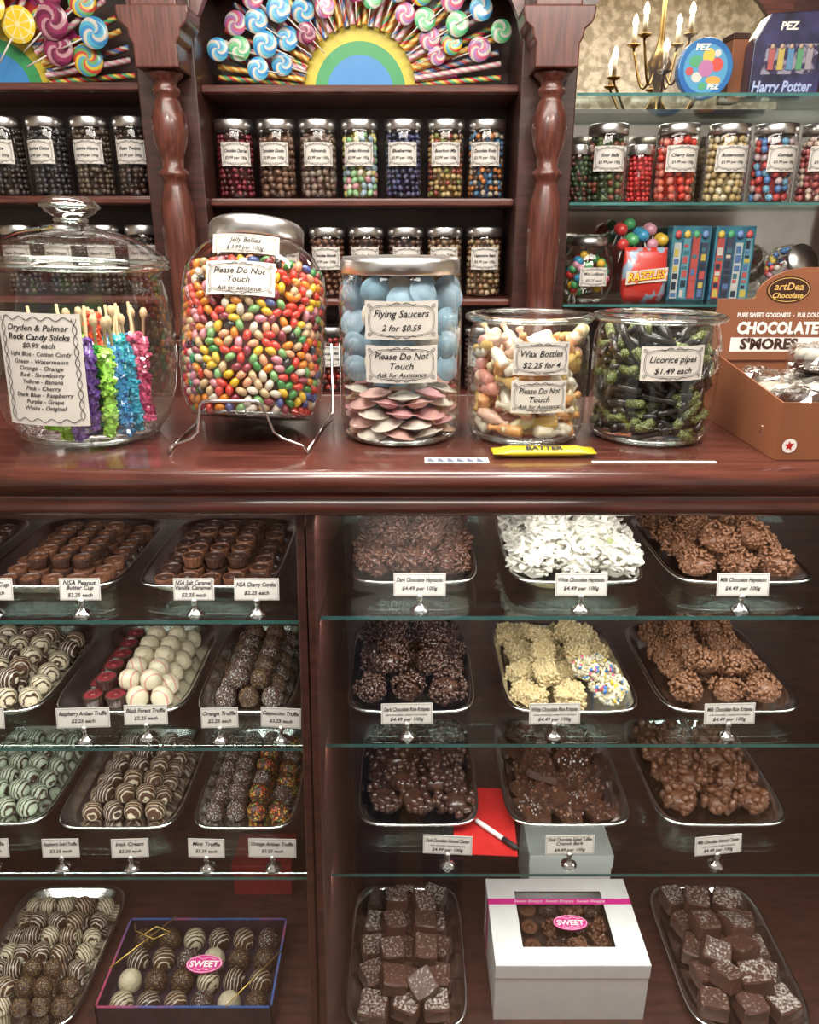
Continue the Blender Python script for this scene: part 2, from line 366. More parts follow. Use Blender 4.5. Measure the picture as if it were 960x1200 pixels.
# ---- sweets meshes
def cluster(r,kind,n,mats,flatten=.72,sl=.014,sr=.0018,mixed=None,st=(1,1),core=0,boxy=False):
    g=G(); g.add(ico(2) if not boxy else ([(a*.95,b*.95,c*.95) for a,b,c in box(-1,1,-1,1,-1,1)[0]],box(-1,1,-1,1,-1,1)[1]),core,not boxy,S(r*.78*st[0],r*.78*st[1],r*.8*flatten))
    lob=[Vector((R.uniform(-1,1),R.uniform(-1,1),R.uniform(0,1))).normalized() for _ in range(5)]
    for i in range(n):
        z=R.uniform(-.5,1); a=R.uniform(0,2*pi); q=math.sqrt(max(0,1-z*z))
        d0=Vector((q*math.cos(a),q*math.sin(a),z))
        bulge=.76+.34*max(0,max(d0.dot(l_) for l_ in lob)-.6)/.4
        if boxy: d0=d0/max(abs(d0.x),abs(d0.y),abs(d0.z)); bulge=.84
        p=Vector((d0.x*st[0],d0.y*st[1],d0.z*flatten))*r*R.uniform(.86,1.0)*bulge
        mi=0 if mixed is None else R.choice(mixed)
        if kind=='stick':
            d=Vector((R.gauss(0,1),R.gauss(0,1),R.gauss(0,.8))).normalized()*sl*R.uniform(.6,1.1)
            k=Vector((R.uniform(-1,1),R.uniform(-1,1),R.uniform(-1,1)))*sl*.18
            g.add(tube([p-d*.5,p+k,p+d*.5],sr,5),mi,True)
        elif kind=='flake':
            M=T(*p)@RM(R.uniform(-.8,.8),R.uniform(-.8,.8),R.uniform(0,6))@S(sl*R.uniform(.6,1.2),sl*R.uniform(.3,.6),sl*.22)
            g.add(ico(1),mi,False,M)
        else:
            M=T(*p)@RM(R.uniform(0,6),R.uniform(0,6),R.uniform(0,6))@S(sl*R.uniform(.8,1.3),sl*.62,sl*.6)
            g.add(ico(1),mi,True,M)
    mz=min(v[2] for v in g.v); g.v=[(a,b,c-mz) for a,b,c in g.v]
    return g.mesh('chocolate_cluster',mats)
DHAY=mat('dark_haystack',(.07,.027,.016),(.14,.058,.034),rough=.38,coat=.2,ns=150)
MHAY=mat('milk_haystack',(.16,.068,.032),(.25,.115,.06),rough=.42,ns=150)
COCO=mat('white_coconut',(.6,.58,.5),(.72,.70,.62),rough=.6,ns=100)
LIME=mat('lime_wafer',(.35,.42,.18),rough=.6)
KRW=mat('crisped_rice_white',(.52,.38,.18),(.66,.54,.32),rough=.5,ns=200)
BLUEC=mat('blue_sprinkle',(.04,.2,.6),rough=.4); PNKC=mat('pink_sprinkle',(.6,.1,.22),rough=.4); YLC=mat('yellow_sprinkle',(.7,.5,.05),rough=.4)
DALM=mat('dark_almond_chocolate',(.045,.019,.012),(.085,.036,.022),rough=.25,coat=.4,ns=60)
dh=[cluster(.036,'stick',170,[DHAY],sl=.017,sr=.0026,flatten=.85) for _ in range(5)]
mh=[cluster(.035,'stick',170,[MHAY],sl=.014,sr=.0026,flatten=.8) for _ in range(5)]
wh=[cluster(.040,'flake',150,[COCO,LIME],sl=.016,mixed=[0]*90+[1],flatten=1.0) for _ in range(5)]
dk=[cluster(.034,'rice',190,[DALM],sl=.0056,flatten=.85) for _ in range(5)]
mkz=[cluster(.034,'rice',190,[MHAY],sl=.0056,flatten=.8) for _ in range(5)]
wk=[cluster(.031,'rice',220,[KRW],sl=.0052,flatten=.55,st=s_,boxy=True) for s_ in ((1.3,.8),(1.2,.85),(1.1,.95))]
wk2=[cluster(.034,'rice',230,[KRW,BLUEC,PNKC,YLC,WHITEC],sl=.0052,flatten=.7,mixed=[0]*4+[4]*16+[1,2,3,1],core=4)]
da=[cluster(.035,'rice',26,[DALM],sl=.0135,flatten=.65,st=(1.15,.95)) for _ in range(5)]
ma=[cluster(.035,'rice',28,[MILK],sl=.013,flatten=.65,st=(1.1,.95)) for _ in range(5)]
def barkm():
    g=G(); k=R.choice([4,5]); pts=[]
    for i in range(k): a=2*pi*i/k+R.uniform(-.3,.3); q=R.uniform(.028,.042); pts.append((q*math.cos(a),q*math.sin(a)))
    n=len(pts); g.add(([(x,y,0) for x,y in pts]+[(x*.97,y*.97,.012) for x,y in pts],[tuple(range(n))[::-1],tuple(range(n,2*n))]+[(i,(i+1)%n,(i+1)%n+n,i+n) for i in range(n)]),0,False)
    for i in range(44):
        a=R.uniform(0,6.28); q=R.uniform(0,.029); g.add(ico(1),R.choice([0,0,1]),False,T(q*math.cos(a),q*math.sin(a),.0125)@S(R.uniform(.002,.0045)))
    return g.mesh('chocolate_bark',[DALM,MILK])
bk=[barkm() for _ in range(4)]
FUD=dustmat('sugar_dusted_fudge',(.08,.032,.021),(.6,.55,.5))
def fudge():
    g=G(); fx,fy,fz=R.uniform(.92,1.14),R.uniform(.9,1.1),R.uniform(.85,1.1)
    g.add(loft([sup(.0245,.0245,0,9,24)]+[sup(.0255,.0255,z,9,24) for z in (.002,.016,.031)]+[sup(.0235,.0235,.0345,9,24)]),0,False)
    for i,v in enumerate(g.v): g.v[i]=(v[0]*fx+R.uniform(-.0013,.0013),v[1]*fy+R.uniform(-.0013,.0013),v[2]*fz+(R.uniform(-.001,.001) if v[2]>.01 else 0))
    return g.mesh('fudge_square',[FUD])
fd=[fudge() for _ in range(7)]
TP=[(0,0),(.013,0),(.0165,.003),(.0185,.010),(.018,.018),(.0145,.026),(.0085,.0305),(0,.032)]
def truffle(m,extra=None):
    g=G().add(lathe(TP,20),0,True)
    return g.mesh('truffle',[m])
STRW=wavemat('dark_truffle_white_drizzle',(.055,.024,.016),(.66,.6,.48),62,2.5,.84)
STRW2=wavemat('milk_truffle_white_drizzle',(.09,.04,.024),(.66,.58,.42),55,3,.84,rot=(0,0,1.2))
STRM=wavemat('mint_truffle_dark_drizzle',(.5,.58,.44),(.06,.03,.02),55,3,.66)
STRD=wavemat('white_truffle_dark_drizzle',(.6,.52,.37),(.07,.03,.018),58,3.5,.70,rot=(0,0,1))
SPRK=vormat('dark_truffle_nut_crumb',(.045,.019,.012),[(.3,.2,.08),(.08,.03,.02),(.5,.35,.15)],420,.35)
SPRG=vormat('dark_truffle_pale_crumb',(.06,.025,.018),[(.6,.58,.52),(.1,.05,.03),(.35,.45,.42)],380,.38)
SPRO=vormat('orange_sprinkle_truffle',(.06,.025,.014),[(.8,.22,.02),(.75,.5,.05),(.06,.03,.02),(.6,.06,.03),(.2,.35,.08)],230,.45)
WSPK=vormat('white_truffle_specks',(.6,.52,.36),[(.6,.48,.25),(.5,.2,.15),(.65,.6,.45)],150,.2)
PINKT=wavemat('white_truffle_pink_line',(.62,.55,.4),(.55,.22,.18),22,1,.9)
tw=[truffle(STRW),truffle(STRW2)]; tm=[truffle(STRM)]; td=[truffle(STRD)]
ts=[truffle(SPRK)]; tg=[truffle(SPRG)]; to=[truffle(SPRO)]; tww=[truffle(WSPK),truffle(PINKT)]
REDF=mat('raspberry_glaze',(.25,.03,.04),(.14,.018,.02),rough=.3,ns=90)
def cup(top,side,r=.0165,h=.016):
    g=G(); k=32; rr=[]
    for (q,z,fl) in ((.8,0,1),(1,.85*h,1),(1.0,h,0),(.93,h*1.03,0),(.86,h*.93,0)):
        rr.append([((r*q*(1+(.035 if (i%2 and fl) else 0)))*math.cos(2*pi*i/k),(r*q*(1+(.035 if (i%2 and fl) else 0)))*math.sin(2*pi*i/k),z) for i in range(k)])
    g.add(loft(rr),0,False); g.m[-1]=1; g.add(ico(1),1,True,T(0,0,h*.93)@S(r*.45,r*.45,r*.12))
    return g.mesh('chocolate_cup',[side,top])
pc=[cup(MILK,DARK),cup(MILK,MILK)]; rc=[cup(REDF,DARK,.0175,.02)]; dc=[cup(DARK,DARK,.0165,.018),cup(DARK,MILK,.0165,.018)]
def put(tx,ty,tz,w,l,tlab,*a,**k): tray(tx,ty,tz,w,l,tlab); scatter(tx,ty,tz,w,l,*a,**k)
CLK=dict(tilt=.4,sh=1.5,jit=.07,sx=(.84,1.0),fw=.95,fl=.93)
put(.006,1.215,Z1,.205,.30,'silver tray heaped with dark chocolate haystacks',dh,'chocolate_haystack',.0615,.036,'dark chocolate coconut haystack cluster','chocolate','dark haystacks',**CLK)
put(.262,1.215,Z1,.215,.30,'silver tray heaped with white chocolate haystacks',wh,'white_chocolate_haystack',.066,.042,'shaggy white chocolate coconut haystack','chocolate','white haystacks',**CLK)
put(.52,1.215,Z1,.23,.30,'silver tray heaped with milk chocolate haystacks',mh,'chocolate_haystack',.063,.034,'milk chocolate haystack cluster','chocolate','milk haystacks',**CLK)
put(.002,1.20,Z2,.215,.30,'silver tray of dark chocolate crisped rice clusters',dk,'crisped_rice_cluster',.063,.037,'dark chocolate crisped rice cluster','chocolate','dark rice clusters',**CLK)
put(.268,1.20,Z2,.225,.30,'silver tray of white chocolate crisped rice clusters',None,'crisped_rice_cluster',.065,.028,'white chocolate crisped rice slab','chocolate','white rice clusters',rows=lambda a,b: wk2[0] if (b<-.1 and a>.0) else R.choice(wk),**CLK)
put(.528,1.20,Z2,.235,.30,'silver tray of milk chocolate crisped rice clusters',mkz,'crisped_rice_cluster',.064,.036,'milk chocolate crisped rice cluster','chocolate','milk rice clusters',**CLK)
put(.015,1.245,Z3,.225,.32,'silver tray of dark chocolate almond clusters',da,'almond_cluster',.066,.024,'glossy dark chocolate almond cluster','chocolate','dark almond clusters',**CLK)
put(.288,1.245,Z3,.23,.32,'silver tray of dark chocolate toffee bark',bk,'chocolate_bark',.056,.016,'broken piece of dark chocolate toffee bark','chocolate','toffee bark pieces',layers=3,tilt=.6,sh=1.2,fw=.88,fl=.9)
put(.565,1.245,Z3,.24,.32,'silver tray of milk chocolate almond clusters',ma,'almond_cluster',.066,.024,'milk chocolate almond cluster','chocolate','milk almond clusters',**CLK)
for xx,nm in ((-.006,'fudge'),(.645,'brownie')):
    put(xx,1.175,DECK,.235,.335,'silver tray stacked with sugar dusted %s squares'%nm,fd,'fudge_square',.061,.037,'square of chocolate fudge dusted with sugar','fudge','%s squares'%nm,layers=2,rot=False,sx=(.93,1.05),jit=.09,tilt=.32,sh=1.3,fw=.93,fl=.9,rr=.5)
d=-.007
put(-.565,1.215,Z1+d,.235,.30,'silver tray of small peanut butter cups',pc,'peanut_butter_cup',.036,.02,'small round milk chocolate cup','chocolate','peanut butter cups',sx=(.95,1.02),jit=.03)
put(-.315,1.215,Z1+d,.225,.30,'silver tray of dark chocolate cordials',dc,'chocolate_cordial',.036,.021,'small dark chocolate cordial cup','chocolate','cordial cups',sx=(.95,1.02),jit=.03)
put(-.815,1.215,Z1+d,.225,.30,'silver tray of dark chocolate cups',dc,'chocolate_cordial',.036,.021,'small dark chocolate cordial cup','chocolate','cordial cups',layers=1,sx=(.95,1.02),jit=.03)
put(-.72,1.21,Z2+d,.24,.30,'silver tray of drizzled truffles',tw+td+td,'truffle',.0385,.024,'round chocolate truffle with pale drizzle','truffle','drizzled truffles',sx=(.95,1.02),jit=.04,rot=False)
def rw(a,b): return rc[0] if a<-.12 else tww[0 if b>-.2 else 1]
put(-.478,1.21,Z2+d,.225,.30,'silver tray of raspberry and white truffles',tww,'truffle',.0385,.022,'round artisan truffle in white or raspberry glaze','truffle','raspberry and white truffles',sx=(.95,1.02),jit=.04,rows=rw)
put(-.272,1.21,Z2+d,.165,.30,'silver tray of nut crumbed truffles',ts+tg,'truffle',.0385,.024,'dark truffle rolled in nut crumb','truffle','crumbed truffles',sx=(.95,1.02),jit=.04)
put(-.765,1.245,Z3+d,.23,.30,'silver tray of mint drizzled truffles',tm,'truffle',.0385,.024,'pale green truffle with dark drizzle','truffle','mint truffles',sx=(.95,1.02),jit=.04,rot=False)
put(-.525,1.235,Z3+d,.225,.30,'silver tray of striped dark truffles',tw,'truffle',.0385,.024,'dark truffle with white striped drizzle','truffle','striped truffles',sx=(.95,1.02),jit=.04,rot=False)
def ro(a,b): return tg[0] if a<.1 else R.choice([to[0],to[0],tg[0]])
put(-.298,1.235,Z3+d,.19,.30,'silver tray of sprinkled orange truffles',tg,'truffle',.0385,.024,'dark truffle with pale or orange sprinkles','truffle','sprinkled truffles',sx=(.95,1.02),jit=.04,rows=ro)
def rb(a,b): return R.choice(tw+td+td) if b>-.25 or a<-.2 else ts[0]
put(-.745,1.175,DECK,.24,.335,'silver tray of mixed truffles',tw,'truffle',.0385,.024,'mixed round chocolate truffle with drizzle or cocoa','truffle','mixed truffles',sx=(.95,1.02),jit=.04,rows=rb)
# ================================================================ PRICE CARDS
base_me=G().add(lathe([(0,0),(.0135,0),(.0135,.0015),(.009,.005),(.0045,.009),(.003,.014),(.0045,.018),(.0055,.021),(.003,.025),(0,.026)],20),0,True).mesh('card_base',[CHROME])
def card(x,y,z,title,sub=None,price='$2.25 each',w=.074,h=.032,rz=0,name2=None):
    w*=1.03; h*=1.06
    r=root('price_card_stand',(x,y,z+.0003),(0,0,rz),label='white price card on a small chrome stand',cat='price card',group='price card stands')
    obj('stand_base',base_me,r,label='chrome stand base')
    c=mk('card',G().add(box(-w/2,w/2,0,.0008,0,h),0,False),PAPER,r,(0,-.001,.023),(-.2,0,0),label='white printed card')
    ls=[(title,h*.72 if not name2 else h*.8,.0098,.3,.022)]
    if name2: ls.append((name2,h*.58,.0088,.3,.022))
    if sub: ls.append((sub,h*.46,.0045))
    ls.append((price,h*(.24 if sub or name2 else .34),.0085,.2,.02))
    it=lines2d(ls,w*.9); fr=frame2d(w*.96,h*.92,.0004); it.append(([(px,py+h/2) for px,py in fr[0]],fr[1]))
    mk('lettering',lettering(it,flat(.0003)),INK,c)
def cx(u,v): return ony(u,v,1.02)[0]
P4='$4.49 per 100g'
for u,t in ((492,'Dark Chocolate Haystacks'),(682,'White Chocolate Haystacks'),(872,'Milk Chocolate Haystacks')):
    card(cx(u,685),1.02,Z1,t,None,P4)
for u,t,s in ((477,'Dark Chocolate Rice Krispies','dark chocolate, crisped rice krispies'),(651,'White Chocolate Rice Krispies','white chocolate, crisped rice krispies'),(857,'Milk Chocolate Rice Krispies','milk chocolate, crisped rice krispies')):
    card(cx(u,832),1.02,Z2,t,s,P4,w=.078,rz=R.uniform(-.05,.05))
card(cx(525,976),1.02,Z3,'Dark Chocolate Almond Cluster','dark chocolate, toasted almonds',P4,w=.08,rz=-.06)
card(cx(670,974),1.02,Z3,'Dark Chocolate Salted Toffee',None,P4,w=.08,name2='Crunch Bark',rz=.03)
card(cx(846,974),1.02,Z3,'Milk Chocolate Almond Cluster','milk chocolate, toasted almonds',P4,w=.08,rz=.12)
for u,t,n2,ww in ((-12,'Caramel Cup',None,.06),(92,'NSA Peanut','Butter Cup',.058),(226,'NSA Salt Caramel','Vanilla Caramel',.058),(300,'NSA Cherry Cordial',None,.064)):
    card(cx(u,686),1.02,Z1+d,t,None,'$2.25 each',w=ww,h=.031,name2=n2)
for u,t,ww,yy in ((-20,'Truffle',.058,1.02),(95,'Raspberry Artisan Truffle',.080,1.02),(167,'Black Forest Truffle',.066,1.028),(256,'Orange Truffle',.056,1.02),(328,'Cappuccino Truffle',.062,1.02)):
    card(cx(u,832),yy,Z2+d,t,None,'$2.25 each',w=ww,h=.031,rz=R.uniform(-.1,.1))
for u,t in ((-15,'Mint Truffle'),(68,'Raspberry Swirl Truffle'),(150,'Irish Cream'),(240,'Mint Truffle'),(318,'Orange Artisan Truffle')):
    card(cx(u,984),1.02,Z3+d,t,None,'$2.25 each',w=.060 if u<300 else .078,h=.032,rz=R.uniform(-.06,.06))
# ================================================================ BOXES IN THE CASE
WCARD=mat('white_cardboard',(.68,.67,.66),(.72,.71,.7),rough=.5)
MAG=mat('magenta_foil',(.65,.03,.25),rough=.35,coat=.4); GOLD=mat('gold_cord',(.8,.55,.15),rough=.3,metal=.8)
REDC=mat('red_card',(.5,.02,.02),(.42,.015,.015),rough=.4); NAVY=mat('dark_gift_box',(.03,.02,.035),(.05,.03,.05),rough=.3,coat=.5)
def disc(rx,ry,k=28): return ([(rx*math.cos(2*pi*i/k),ry*math.sin(2*pi*i/k),0) for i in range(k)],[tuple(range(k))])
def logo(par,x,y,z,rx,ry):
    p=mk('oval_sticker',G().add(disc(rx,ry),0,False),MAG,par,(x,y,z),label='magenta oval shop sticker')
    it=lines2d([('SWEET',-.001,ry*.95,0,.03)],rx*1.6)+[frame2d(rx*1.9,ry*1.85,ry*.05,True),ribbon2d([(-rx*.6+rx*1.2*i/12,ry*.58+ry*.1*math.sin(i)) for i in range(13)],ry*.05),ribbon2d([(-rx*.5+rx*i/12,-ry*.6+ry*.08*math.sin(i*1.3)) for i in range(13)],ry*.05)]
    mk('lettering',lettering(it,lambda a,b:(a,b,.0006)),WHITEINK,p)
bx=root('bakery_box',(.3025,1.145,DECK+.0005),label='white bakery box with clear window and pink ribbon',cat='gift box')
W,D,H=.1425,.1,.138
mk('box_body',G().add(box(-W,W,-D,D,0,.002),0,False).add(box(-W,W,-D,-D+.002,.002,H),0,False).add(box(-W,W,D-.002,D,.002,H),0,False).add(box(-W,-W+.002,-D+.002,D-.002,.002,H),0,False).add(box(W-.002,W,-D+.002,D-.002,.002,H),0,False).add(box(-W-.001,W+.001,-D-.0012,-D-.0002,H-.03,H),0,False),WCARD,bx)
g=G()
for b in (box(-W-.001,-.088,-D-.001,D+.001,H,H+.002),box(.088,W+.001,-D-.001,D+.001,H,H+.002),box(-.088,.088,-D-.001,-.062,H,H+.002),box(-.088,.088,.07,D+.001,H,H+.002)): g.add(b,0,False)
mk('lid',g,WCARD,bx); mk('window',G().add(([(-.088,-.062,H+.001),(.088,-.062,H+.001),(.088,.07,H+.001),(-.088,.07,H+.001)],[(0,1,2,3)]),0,False),FILM,bx,label='clear plastic window')
rb_=mk('ribbon',G().add(box(-W-.002,W+.002,.036,.050,H+.0022,H+.003),0,False).add(box(-W-.002,-W-.0012,.036,.050,0,H+.003),0,False).add(box(W+.0012,W+.002,.036,.050,0,H+.003),0,False),MAG,bx,label='magenta printed ribbon')
mk('lettering',lettering(lines2d([('Sweet Shoppe  Sweet Shoppe  Sweet Shoppe',.043,.010,.3,.0)],.27),lambda a,b:(a,b,H+.0036)),WHITEINK,rb_)
logo(bx,.012,-.008,H+.0032,.034,.018)
mk('tray_insert',G().add(box(-.12,.12,-.09,.09,.095,.098),0,False),mat('dark_insert',(.05,.025,.018),rough=.6),bx)
for i in range(4):
    for j in range(3):
        me=R.choice([dk[0],da[1],mkz[1],ma[2],mkz[0]]) if i else R.choice(pc)
        obj('boxed_chocolate',me,None,(.3025-.064+i*.044,1.145-.037+j*.043,DECK+.099),(0,0,R.uniform(0,6)),.58 if i else 1.1,label='chocolate piece inside the white bakery box',cat='chocolate',group='chocolates in the bakery box')
def cbox(x,y,w_,d_,h_,m,lab,nm,z=DECK):
    b=root(nm,(x,y,z+.0005),label=lab,cat='gift box')
    mk('box_body',G().add(box(-w_,w_,-d_,d_,0,h_*.8),0,False),m,b,bev=min(.002,h_*.2)); mk('lid',G().add(box(-w_-.002,w_+.002,-d_-.002,d_+.002,h_*.8,h_),0,False),m,b,bev=min(.0015,h_*.08))
cbox(.345,1.355,.088,.07,.165,WCARD,'closed white bakery box behind the windowed one','bakery_box')
cbox(-.33,1.385,.065,.048,.085,mat('dark_red_card',(.28,.02,.02),(.22,.015,.015),rough=.4),'flat dark red cardboard box beside the gift box','red_gift_box')
rf=mk('red_folder',G().add(box(-.055,.055,-.085,.085,0,.0012),0,False),REDC,None,(.136,1.125,Z3+.0002),(0,0,-.06),label='flat red card folder lying on the glass shelf between trays',cat='folder')
pn=root('marker_pen',(.152,1.085,Z3+.0065),(0,pi/2,-.8),label='thin black and white marker pen lying on the red folder',cat='pen')
mk('barrel',G().add(lathe([(0,-.045),(.004,-.045),(.0045,-.04),(.0045,.018),(0,.018)],14),0,True),WCARD,pn); mk('cap',G().add(lathe([(0,.018),(.005,.018),(.005,.045),(.003,.05),(0,.05)],14),0,True),INK,pn)
gb=root('truffle_gift_box',(-.424,1.132,DECK+.0005),label='dark gift box of truffles with clear lid and gold cord',cat='gift box')
W,D,H=.166,.1,.046
GE=mat('iridescent_box_edge',(.65,.12,.25),(.1,.2,.55),rough=.25,metal=.4,ns=6,lo=.45,hi=.55)
mk('box_body',G().add(box(-W,W,-D,D,0,.002),0,False).add(box(-W,W,-D,-D+.003,.002,H),0,False).add(box(-W,W,D-.003,D,.002,H),0,False).add(box(-W,-W+.003,-D,D,.002,H),0,False).add(box(W-.003,W,-D,D,.002,H),0,False),NAVY,gb)
g=G()
for b in (box(-W,W,-D,-D+.004,H,H+.002),box(-W,W,D-.004,D,H,H+.002),box(-W,-W+.004,-D,D,H,H+.002),box(W-.004,W,-D,D,H,H+.002)): g.add(b,0,False)
mk('lid_rim',g,GE,gb); mk('clear_lid',G().add(([(-W,-D,H+.003),(W,-D,H+.003),(W,D,H+.003),(-W,D,H+.003)],[(0,1,2,3)]),0,False),FILM,gb,label='clear plastic lid')
mk('cord',G().add(tube([(-W,-.02,H+.005),(-.07,D,H+.005)],.0012,6)).add(tube([(W,.02,H+.005),(.08,-D,H+.005)],.0012,6)).add(tube([(-.13,.05,H+.006),(-.1,.07,H+.012),(-.07,.06,H+.008),(-.1,.045,H+.006),(-.14,.06,H+.012),(-.15,.08,H+.008)],.0012,6)),GOLD,gb,label='gold elastic cord tied in a bow')
logo(gb,.018,-.01,H+.0042,.036,.021)
for i in range(6):
    for j in range(4):
        me=[td[0],ts[0],tg[0],tw[0],ts[0],tww[0],tw[1]][(i*3+j*5)%7]
        obj('boxed_truffle',me,None,(-.424-.128+i*.0515,1.132-.071+j*.0475,DECK+.0035),(0,0,R.uniform(-.4,.4)),1.22,label='truffle inside the clear-lidded gift box',cat='truffle',group='truffles in the gift box')
# ================================================================ COUNTER JARS
def glassjar(name,x,y,pf,lab,rot=(0,0,0),dz=0.0005,body='glass_body'):
    r=root(name,(x,y,CT+dz),rot,label=lab,cat='jar'); mk(body,G().add(lathe(pf,56),0,True),GLASS,r,label='clear glass body'); return r
def rprof(pf,z):
    for (a,b),(c,e) in zip(pf,pf[1:]):
        if b<=z<=e and e>b: return a+(c-a)*(z-b)/(e-b)
    return 0
RIMG=glassmat('rim_glass',(.8,.88,.86),.2,.6,1.5)
def baserim(j,r): mk('glass_base',G().add(tube([(r*math.cos(a*pi/28),r*math.sin(a*pi/28),.006) for a in range(56)],.0045,8,True)),RIMG,j,label='thick glass base ring')
# 1 rock candy jar
J1=(-.494,1.165)
pf1=[(0,0),(.085,0),(.102,.006),(.119,.03),(.132,.075),(.1355,.12),(.133,.165),(.127,.205),(.120,.228),(.118,.238),(.124,.246)]
j=glassjar('apothecary_jar',*J1,pf1,'large round glass jar with domed lid holding rock candy sticks',rot=(0,math.radians(2.5),0),dz=.0045)
mk('glass_lid',G().add(lathe([(.124,.247),(.130,.250),(.131,.258),(.126,.264),(.12,.266),(.105,.276),(.075,.290),(.042,.298),(.026,.301),(.020,.306),(.020,.311),(.033,.318),(.0385,.326),(.036,.334),(.024,.340),(0,.341)],56),0,True),GLASS,j,label='domed glass lid with knob')
mk('glass_rim',G().add(tube([(.1275*math.cos(a*pi/28),.1275*math.sin(a*pi/28),.249) for a in range(56)],.0045,8,True)),RIMG,j)
mk('knob_ring',G().add(tube([(.0375*math.cos(a*pi/16),.0375*math.sin(a*pi/16),.327) for a in range(32)],.0035,8,True)).add(tube([(.021*math.cos(a*pi/12),.021*math.sin(a*pi/12),.308) for a in range(24)],.003,8,True)),RIMG,j,label='thick glass knob')
baserim(j,.098)
TL=-.02
p=jar_label(j,.112,.150,[('Dryden & Palmer',.056,.0115),('Rock Candy Sticks',.044,.0115,.3,.02),('$0.99 each',.033,.010),('Light Blue - Cotton Candy',.022,.0085),('Green - Watermelon',.012,.0085),('Orange - Orange',.003,.0085),('Red - Strawberry',-.006,.0085),('Yellow - Banana',-.015,.0085),('Pink - Cherry',-.024,.0085),('Dark Blue - Raspberry',-.033,.0085),('Purple - Grape',-.042,.0085),('White - Original',-.051,.0085)],.137,TL,.118,ornate=False,tilt=.0)
fr=[]
for sx in (-1,1):
    for sg,tt in ((1,.0010),(-1,.0008)): fr.append(ribbon2d([(sx*(.048+sg*.003*math.sin(i*.75)),-.067+i*.0034) for i in range(41)],tt))
for sy in (-1,1): fr.append(ribbon2d([(-.046+i*.0023,sy*(.068+.0025*math.sin(i*.75))) for i in range(41)],.001))
f0=wrap(.1386,TL,.118); mk('scroll_border',lettering(fr,lambda x,y:f0(x,y)),INK,p)
rockc=[((.2,.5,.03),'lime green'),((.3,.56,.05),'lime green'),((.25,.52,.04),'lime green'),((.02,.025,.17),'navy blue'),((.09,.03,.22),'purple'),((.025,.03,.2),'dark blue'),((.11,.045,.25),'purple'),((.03,.32,.05),'green'),((.25,.52,.06),'lime green'),((.03,.36,.4),'aqua'),((.02,.18,.38),'blue'),((.03,.3,.42),'light blue'),((.42,.06,.14),'red')]
WOODST=mat('birch_stick',(.6,.42,.23),(.66,.5,.3),rough=.6)
def rockmesh(c):
    m=mat('rock_sugar',c,tuple(min(1,x*1.8+.05) for x in c),rough=.12,coat=.6,ns=110)
    g=G(); ph_=R.uniform(0,6)
    for i in range(230):
        z=.004+R.random()*.128; a=R.uniform(0,6.28); wv=.0095+.0022*math.sin(z*160+ph_)+.0012*math.sin(z*370)
        q=wv*R.uniform(.55,1.0); s_=R.uniform(.0016,.0034)
        g.add(box(-1,1,-1,1,-1,1),0,False,T(q*math.cos(a),q*math.sin(a),z)@RM(R.uniform(0,3),R.uniform(0,3),R.uniform(0,3))@S(s_,s_*R.uniform(.6,1),s_*R.uniform(.7,1.3)))
    g.add(tube([(0,0,.003),(0,0,.132)],.0075,8),0,True)
    return g.mesh('sugar_crystals',[m])
stk=G().add(lathe([(0,0),(.0024,0),(.0024,.158),(.004,.160),(.0058,.164),(.0058,.169),(.0035,.174),(0,.175)],10),0,True).mesh('wooden_stick',[WOODST])
stkp=G().add(lathe([(0,0),(.0022,0),(.0022,.176),(0,.177)],10),0,True).mesh('wooden_stick',[WOODST])
def rstick(x,y,z,c,nm,rot,sk=None):
    r=root('rock_candy_stick',(x,y,z),rot,label=nm+' rock candy on a wooden stick in the round jar',cat='candy',group='rock candy sticks')
    obj('sugar_crystals',rockmesh(c),r); obj('wooden_stick',sk or stk,r)
for i,(c,nm) in enumerate(rockc):
    t=i/12; x=J1[0]-.02+t*.115; dx=x-J1[0]; dy=-math.sqrt(max(.0004,.098**2-dx*dx))*(.95 if i%2==0 else .66)
    rstick(x,J1[1]+dy*.9,CT+.012+(0 if i%3 else .014),c,nm,(R.uniform(-.04,.05),R.uniform(-.13,.10) if t<.8 else -.04,0),stk if i%3 else stkp)
for i in range(14):
    a=2*pi*i/14; c,nm=rockc[min(12,int((math.cos(a)+1)*6.4))]; rstick(J1[0]+.035+.045*math.cos(a)*(1 if i%2 else .5),J1[1]+.03+.03*math.sin(a),CT+.016,c,nm,(R.uniform(-.1,.1),R.uniform(-.14,.14),0),stk if i%2 else stkp)
rstick(J1[0]+.03,J1[1]-.01,CT+.19,(.7,.07,.015),'orange red',(pi+.05,.05,0))
# 2 jelly bean jar, leaning in wire stand
J2=(-.243,1.175); phi=-math.radians(15)
pf2=[(0,0),(.072,0),(.093,.008),(.105,.035),(.1095,.08),(.1095,.185),(.104,.218),(.09,.243),(.072,.258),(.066,.262),(.066,.272)]
LM=(J2[0],J2[1]-.01); RY=math.radians(2.5); ZJ=.0255
j=glassjar('jelly_bean_jar',LM[0],LM[1],pf2,'glass jar packed with jelly beans leaning back in a wire stand',rot=(phi,RY,0),dz=ZJ)
mk('metal_lid',G().add(lathe([(.0685,.262),(.0705,.264),(.0705,.284),(.067,.289),(0,.2895)],48),0,True),STEEL,j,label='brushed steel screw lid')
baserim(j,.086)
jar_label(j,.095,.025,[('Jelly Bellies',.0045,.0095),('$ 3.99 per 100g',-.0055,.008)],.1045,.04,.238)
jar_label(j,.100,.046,[('Please Do Not',.010,.0125),('Touch',-.002,.0125),('Ask for assistance',-.0135,.0085)],.1102,-.02,.190)
MJ=T(LM[0],LM[1],CT+ZJ)@RM(phi,RY,0)
